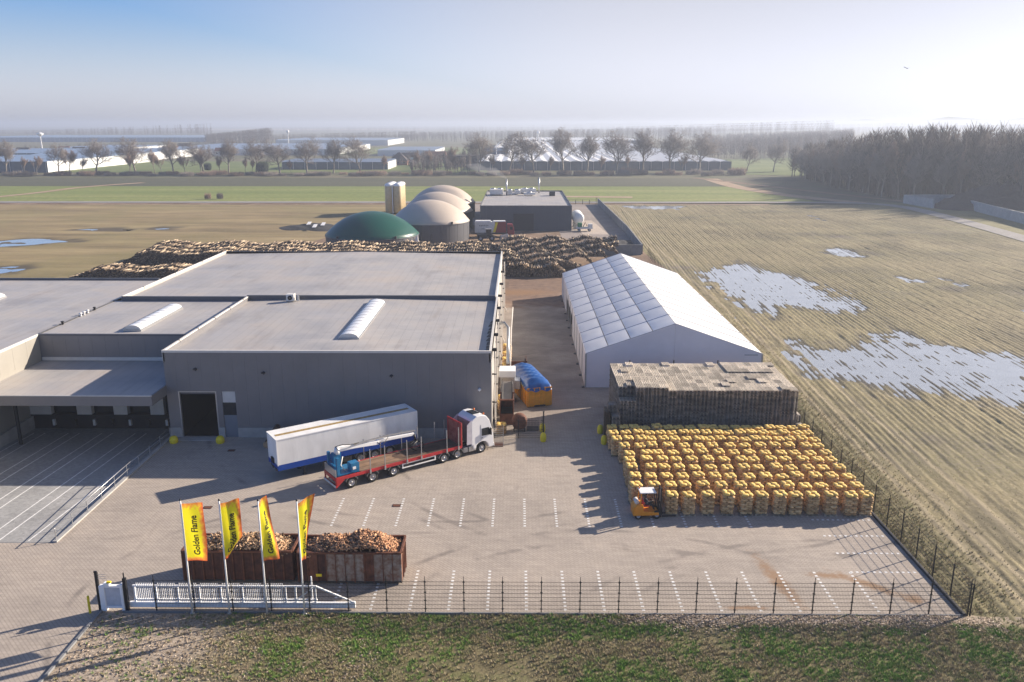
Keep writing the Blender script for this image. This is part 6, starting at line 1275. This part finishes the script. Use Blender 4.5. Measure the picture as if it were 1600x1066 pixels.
# ---- woodland masses, numpy stamped
def woodmesh(seed,h,n,w_):
    rd=random.Random(seed); V,F=[],[]; frus(V,F,Vector((0,0,0)),Vector((0,0,h*.55)),.28,.16,3)
    for k in range(n):
        z=h*rd.uniform(.18,.88); a=rd.random()*6.28; L_=h*rd.uniform(.08,.24)*(1.25-.85*z/h); rr_=w_*(1-abs(z/h-.6)); p=Vector((math.cos(a)*rr_*.3*rd.random(),math.sin(a)*rr_*.3*rd.random(),z)); e=p+Vector((math.cos(a)*L_*.6,math.sin(a)*L_*.6,L_*.9)); cone(V,F,p,e,.11+.05*rd.random())
    V=np.array(V,float); V[:,2]=np.minimum(V[:,2],h); return V,np.array(F)
def wood(name,label,xs,ys,h,seed,n=90,w_=4,sc=.2,hf=None):
    Vb,Fb=woodmesh(seed,h,n,w_); r=np.random.default_rng(seed); m=len(xs); S=r.uniform(1-sc,1+sc*.4,m); W_=r.uniform(.85,1.3,m); S=S*(hf(ys) if hf else 1); Mx=rotz(r.uniform(0,6.28,m))*np.stack([W_,W_,S],-1)[:,None,:]
    V,F,rr,_=stamp(Vb,Fb,Mx,np.stack([xs,ys,np.full(m,-.6)],-1),r.random(m)); o=meshnp(name,V,F,M_wtwig,None,'stuff',rr); o['label']=label; o['category']='woodland'; return o
r=np.random.default_rng(5)
# right-hand wood
fr=[(171,520),(167,470),(163,420),(163,385),(166,362),(186,340),(200,325),(222,300),(250,285)]
xs=[];ys=[]
for k in range(2600):
    t_=r.random()*len(fr[:-1]); i=int(t_); f=t_-i; x=fr[i][0]*(1-f)+fr[i+1][0]*f; y=fr[i][1]*(1-f)+fr[i+1][1]*f; d=r.random()**1.6*150; xs.append(x+d*.92+r.normal(0,3)); ys.append(y+d*.55+r.normal(0,3))
xs=np.array(xs);ys=np.array(ys); wood('wood','dense leafless wood along the right edge of the fields',xs,ys,27,11,120,5,sc=.40,hf=lambda y:np.interp(y,[300,380,450,540],[1.16,1.06,.86,.66]))
# individual trees on the edge of that wood
for i in range(26):
    t_=i/25*(len(fr)-1.001); k=int(t_); f=t_-k; x=fr[k][0]*(1-f)+fr[k+1][0]*f; y=fr[k][1]*(1-f)+fr[k+1][1]*f
    put(PT if i%3 else PN,x-3+random.uniform(-2,2),y-2+random.uniform(-2,2),random.uniform(20,25)*float(np.interp(y,[300,400,520],[1.1,1,.75])),18 if i%3 else 15,'bare tree at the edge of the right-hand wood, %s from its far end'%ordn(i),'trees at the wood edge')
def belt(label,x0,x1,y0,y1,n,h,seed,br=40,w_=5,name='tree_belt'):
    r=np.random.default_rng(seed); X0=(x0-811)*0; xs=[];ys=[]
    px_=r.uniform(x0,x1,n); Y_=y0+(y1-y0)*r.random(n); X=(px_-811)/1300*(Y_*.967+8); return wood(name,label,X,Y_,h,seed,br,w_,.35)
belt('hazy wood beyond the glasshouses at the right',1090,1330,760,1500,900,22,21,60,8,'distant_wood')
belt('long belt of tall bare trees on the horizon at the centre',640,1110,1500,1900,520,24,22,46,9)
belt('taller hazy wood behind the centre belt',960,1300,2000,2500,500,38,23,30,14,'distant_wood')
belt('square block of bare wood on the left horizon',320,425,1250,1500,320,24,24,50,9)
belt('low tree belt left of centre',425,650,1500,1800,360,17,25,40,9)
belt('low tree belt at far left',-20,330,2300,2700,520,18,26,30,14)
belt('line of poplars before the sand flat',100,330,2100,2150,60,30,27,60,4)
belt('very distant wood at the right horizon',1280,1620,2600,3400,500,46,28,26,22,'distant_wood')
belt('far horizon trees at the centre',430,1000,3200,3800,420,26,29,22,22)
belt('low copse behind the left glasshouses',600,760,640,760,110,11,30,70,5,'copse'); belt('reddish copse between the glasshouses',640,735,560,640,60,10,31,80,4,'copse'); belt('garden trees among the far left houses',0,330,820,1050,90,11,32,60,5,'copse')
# ================================================================ GLASSHOUSES, HOUSES, BARNS
M_gl=mat('glasshouse_glass',(.22,.28,.36),.3,var=.12,scale=.05); M_glw=mat('white_glass',(.75,.76,.76),.35,var=.06,scale=.1); M_gld=mat('glasshouse_side',(.10,.13,.16),.2,var=.2,scale=.2); M_brick=mat('house_brick',(.22,.11,.07),.85,var=.2); M_tile=mat('roof_tile',(.06,.05,.05),.8,var=.2); M_tiler=mat('red_roof_tile',(.20,.08,.05),.8,var=.2)  # white of the ridged roofs puts their sky reflection into the colour
def glass(label,x0,x1,y0,y1,h,span,axis='y',side=None,mr=None,sw=None):
    t_=thing('glasshouse',label,'glasshouse',((x0+x1)/2,y0,0)); cx=(x0+x1)/2; X0=x0-cx; X1=x1-cx; L_=y1-y0; mr=mr or M_gl
    MB().box(X0,0,-.6,X1,.3,h-.9).build('front_wall',side or M_gld,t_); MB().box(X1-.3,.3,-.6,X1,L_,h-.9).build('side_wall',sw or side or M_gld,t_); MB().box(X0,.3,-.6,X0+.3,L_,h-.9).build('side_wall',side or M_gld,t_); MB().box(X0+.3,L_-.3,-.6,X1-.3,L_,h-.9).build('rear_wall',side or M_gld,t_)
    if axis=='y':
        n=max(1,round((X1-X0)/span)); w_=(X1-X0)/n
        for k in range(n): a=X0+k*w_; MB().add([(a,0,h-.9),(a+w_/2,0,h),(a+w_,0,h-.9),(a,L_,h-.9),(a+w_/2,L_,h),(a+w_,L_,h-.9)],[(0,1,4,3),(1,2,5,4),(0,2,1),(3,4,5),(0,3,5,2)]).build('roof_span',mr,t_)
    else:
        n=max(1,round(L_/span)); w_=L_/n; 
        for k in range(n): a=k*w_; MB().add([(X0,a,h-.9),(X0,a+w_/2,h),(X0,a+w_,h-.9),(X1,a,h-.9),(X1,a+w_/2,h),(X1,a+w_,h-.9)],[(0,1,4,3),(1,2,5,4),(0,2,1),(3,4,5),(0,3,5,2)]).build('roof_span',mr,t_)
    for k in range(0,int((X1-X0)/8)+1): MB().box(X0+k*8,-.12,-.6,X0+k*8+.25,-.01,h-.9).build('wall_post',M_whited,t_)
    return t_
def pX(x,Y_): return (x-811)/1300*(Y_*.967+8)
glass('huge glasshouse of pale glass ridges behind the right-hand row of trees',pX(748,592),pX(1142,592),592,1290,6.2,8.0,mr=M_glw)
glass('rear glasshouse with bright roofs beyond the huge ridged one',pX(800,1330),pX(1010,1330),1330,1600,6.2,14,mr=M_glw)
glass('glasshouse with striped bluish roof left of the barns',pX(440,598),pX(606,598),598,640,5.6,6.4,'x',sw=M_whited)
glass('long low glasshouse with a bright right-hand end at far left',pX(-120,560),pX(72,560),560,720,7.5,40,'x',sw=M_glw)
glass('big blue-roofed glasshouse behind the left-hand trees',pX(-250,735),pX(225,735),735,860,7,20,'x',sw=M_glw)
glass('bright-sided glasshouse behind the second tree group at left',pX(90,900),pX(198,900),900,1000,7,25,'x',side=M_glw,sw=M_glw)
glass('pale glasshouse block in the middle distance left of centre',pX(230,870),pX(520,870),870,1090,6.5,18,'x',side=M_whited,sw=M_glw)
glass('long glasshouse with bright end near the tree belt',pX(430,1260),pX(606,1260),1260,1440,8,25,'x',side=M_whited,sw=M_glw)
glass('narrow glasshouse behind the striped one',pX(590,850),pX(680,850),850,960,6,12,'x',side=M_whited,sw=M_glw)
glass('far blue glasshouse strip on the left horizon',pX(-60,1500),pX(330,1500),1500,1750,8,30,'x',side=M_gl,sw=M_glw)
def house(label,x,Y_,w_,d_,h,rh,wall,roof,cat='house',hip=False):
    X=pX(x,Y_); t_=thing(cat,label,cat,(X,Y_,0)); MB().box(-w_/2,0,-.6,w_/2,d_,h).build('wall',wall,t_)
    if hip: MB().add([(-w_/2-.3,-.3,h),(w_/2+.3,-.3,h),(w_/2+.3,d_+.3,h),(-w_/2-.3,d_+.3,h),(-w_*.06,d_/2,h+rh),(w_*.06,d_/2,h+rh)],[(0,1,5,4),(1,2,5),(2,3,4,5),(3,0,4),(0,3,2,1)]).build('roof',roof,t_)
    else: MB().prism([(-.3,h),(d_/2,h+rh),(d_+.3,h)],-w_/2-.3,w_/2+.3,'x').build('roof',roof,t_)
    for k in range(3): MB().box(-w_/2+w_*(k+.35)/3,-.06,h*.3,-w_/2+w_*(k+.65)/3,-.005,h*.7).build('window',M_glass,t_)
house('black barn with a steep pyramid roof between the glasshouses',622,660,14,12,3,6,M_brick,M_tile,'barn',True)
house('dark flat-sided barn right of the copse',728,640,17,14,7.5,.5,mat('barn_dark',(.03,.035,.045),.7),M_tile,'barn')
house('blue-grey barn beside the ridged glasshouse',775,720,20,16,8,3,mat('barn_blue',(.06,.09,.14),.6),mat('blue_roof',(.10,.17,.27),.5),'barn')
for i,(x,Y_,w_,h,rt,lb) in enumerate(((95,900,11,4,M_tiler,'small brown-roofed house left of the bright gable'),(118,880,12,4,M_tile,'dark-roofed house beside the second roadside tree'),(188,720,11,5,M_tile,'blue-black roofed house right of the white glasshouse wall'),(262,900,16,4,M_tiler,'brown-roofed house behind the fifth roadside tree'),(345,850,14,4,M_tiler,'wide red-roofed house left of the pale glasshouses'),(30,820,12,5,M_tile,'dark house at the far left edge behind the trees'),(285,950,14,6,M_tile,'pale-walled house among the far left trees'),(680,740,18,4,M_tiler,'brown farmhouse behind the reddish copse'),(640,700,12,4,M_tile,'small grey farmhouse by the pyramid barn'),(830,900,12,5,M_tiler,'red-roofed house in front of the rear glasshouse'))): house(lb,x,Y_,w_,9,h,3.5,M_brick if i%2 else M_whited,rt)
# water towers / tanks
for i,(x,Y_,h,lb) in enumerate(((62,1100,20,'white mushroom-shaped water tower at far left'),(450,1250,22,'white ball on a mast beyond the roadside trees'),(841,1300,20,'white silo tower at the back of the ridged glasshouses'),(776,600,24,'slim white mast beside the blue-grey barn'))):
    X=pX(x,Y_); t_=thing('tower',lb,'tower',(X,Y_,0)); MB().lathe([(.9 if i!=3 else .3,0),(.6 if i!=3 else .2,h*.75)],(0,0,0),10).build('shaft',M_white,t_)
    if i!=3: MB().lathe([(.1,h*.72),(4 if i==0 else 2.2,h*.85),(4 if i==0 else 2.2,h*.93),(.1,h)],(0,0,0),14).build('tank_head',M_white,t_)
# concrete bunker walls and coal-dark heap on the right
W1=[px(1412,318,-.5),px(1458,326,-.5)]; W2_=[px(1483,319,-.5),px(1545,336,-.5),px(1660,366,-.5)]; W3=[px(1412,318,-.5),px(1505,305,-.5)]
blockwall('short concrete block wall of the field bunker, left of its opening',W1,3.0,.8,3,'bunker wall'); blockwall('long concrete block wall of the field bunker, right of its opening',W2_,3.0,.8,3,'bunker wall')
o=Vector((W1[0][0],W1[0][1])); blockwall('rear concrete block wall of the field bunker',[W1[0],(W1[0][0]+62,W1[0][1]+2)],3.0,.8,3,'bunker wall')
mound('dark_heap','large dark heap inside the concrete field bunker','heap',188,326,30,15,8.5,M_peat,3,z0=-.5)
X,Y_=px(1580,325,0); o=MB().box(-3.5,-1.2,0,3.5,1.2,2.6).build('yellow_bale_stack',mat('straw_yellow',(.42,.34,.15),.9,var=.3),None,loc=(X,Y_,-.5),bevel=.2); tag(o,'pale yellow block in front of the dark bunker heap','bale')
# low dune ridge on the right horizon
mb=MB(); 
for (x0,x1,yy,h,s_) in ((2600,9000,8000,105,2),(200,3200,8500,52,5)):
    nn_=60; vs=[];fs=[]
    for k in range(nn_+1): x=x0+(x1-x0)*k/nn_; e=math.sin(math.pi*k/nn_)**.5; hh=h*e*(.8+.2*math.sin(k*.7+s_)+.08*math.sin(k*2.3)); vs+=[(x,yy,-2),(x,yy+450,hh*.8),(x,yy+900,hh),(x,yy+2400,-2)]
    for k in range(nn_):
        for j in range(3): a=4*k+j; fs.append((a,a+4,a+5,a+1))
    mb.add(vs,fs,0,True)
mb.build('hills',M_base,None,'structure')
# bird
o=MB().add([(0,0,0),(-.5,.1,.25),(-.55,.3,.22),(0,.25,0),(.5,.1,.25),(.55,.3,.22),(0,-.25,0),(0,.5,.02),(0,.1,.08),(0,.1,-.06)],[(0,1,2,3),(0,3,5,4),(6,8,7),(6,7,9),(6,9,8),(7,8,9)]).build('bird',M_black,None,loc=(62,140,39.5)); tag(o,'tiny dark bird flying alone in the pale sky at upper right','bird')

# ================================================================ HAZE
hm=bpy.data.materials.new('haze_air'); hm.use_nodes=True; hn=hm.node_tree; hn.nodes.clear(); ho=hn.nodes.new('ShaderNodeOutputMaterial'); hv=hn.nodes.new('ShaderNodeVolumePrincipled')
hv.inputs['Color'].default_value=(.66,.74,.88,1); hv.inputs['Density'].default_value=.00038; hv.inputs['Anisotropy'].default_value=.3; hn.links.new(hv.outputs[0],ho.inputs['Volume'])
hz=MB().box(-26500,-320,-3,26500,26500,48).build('haze',hm,None,'stuff')
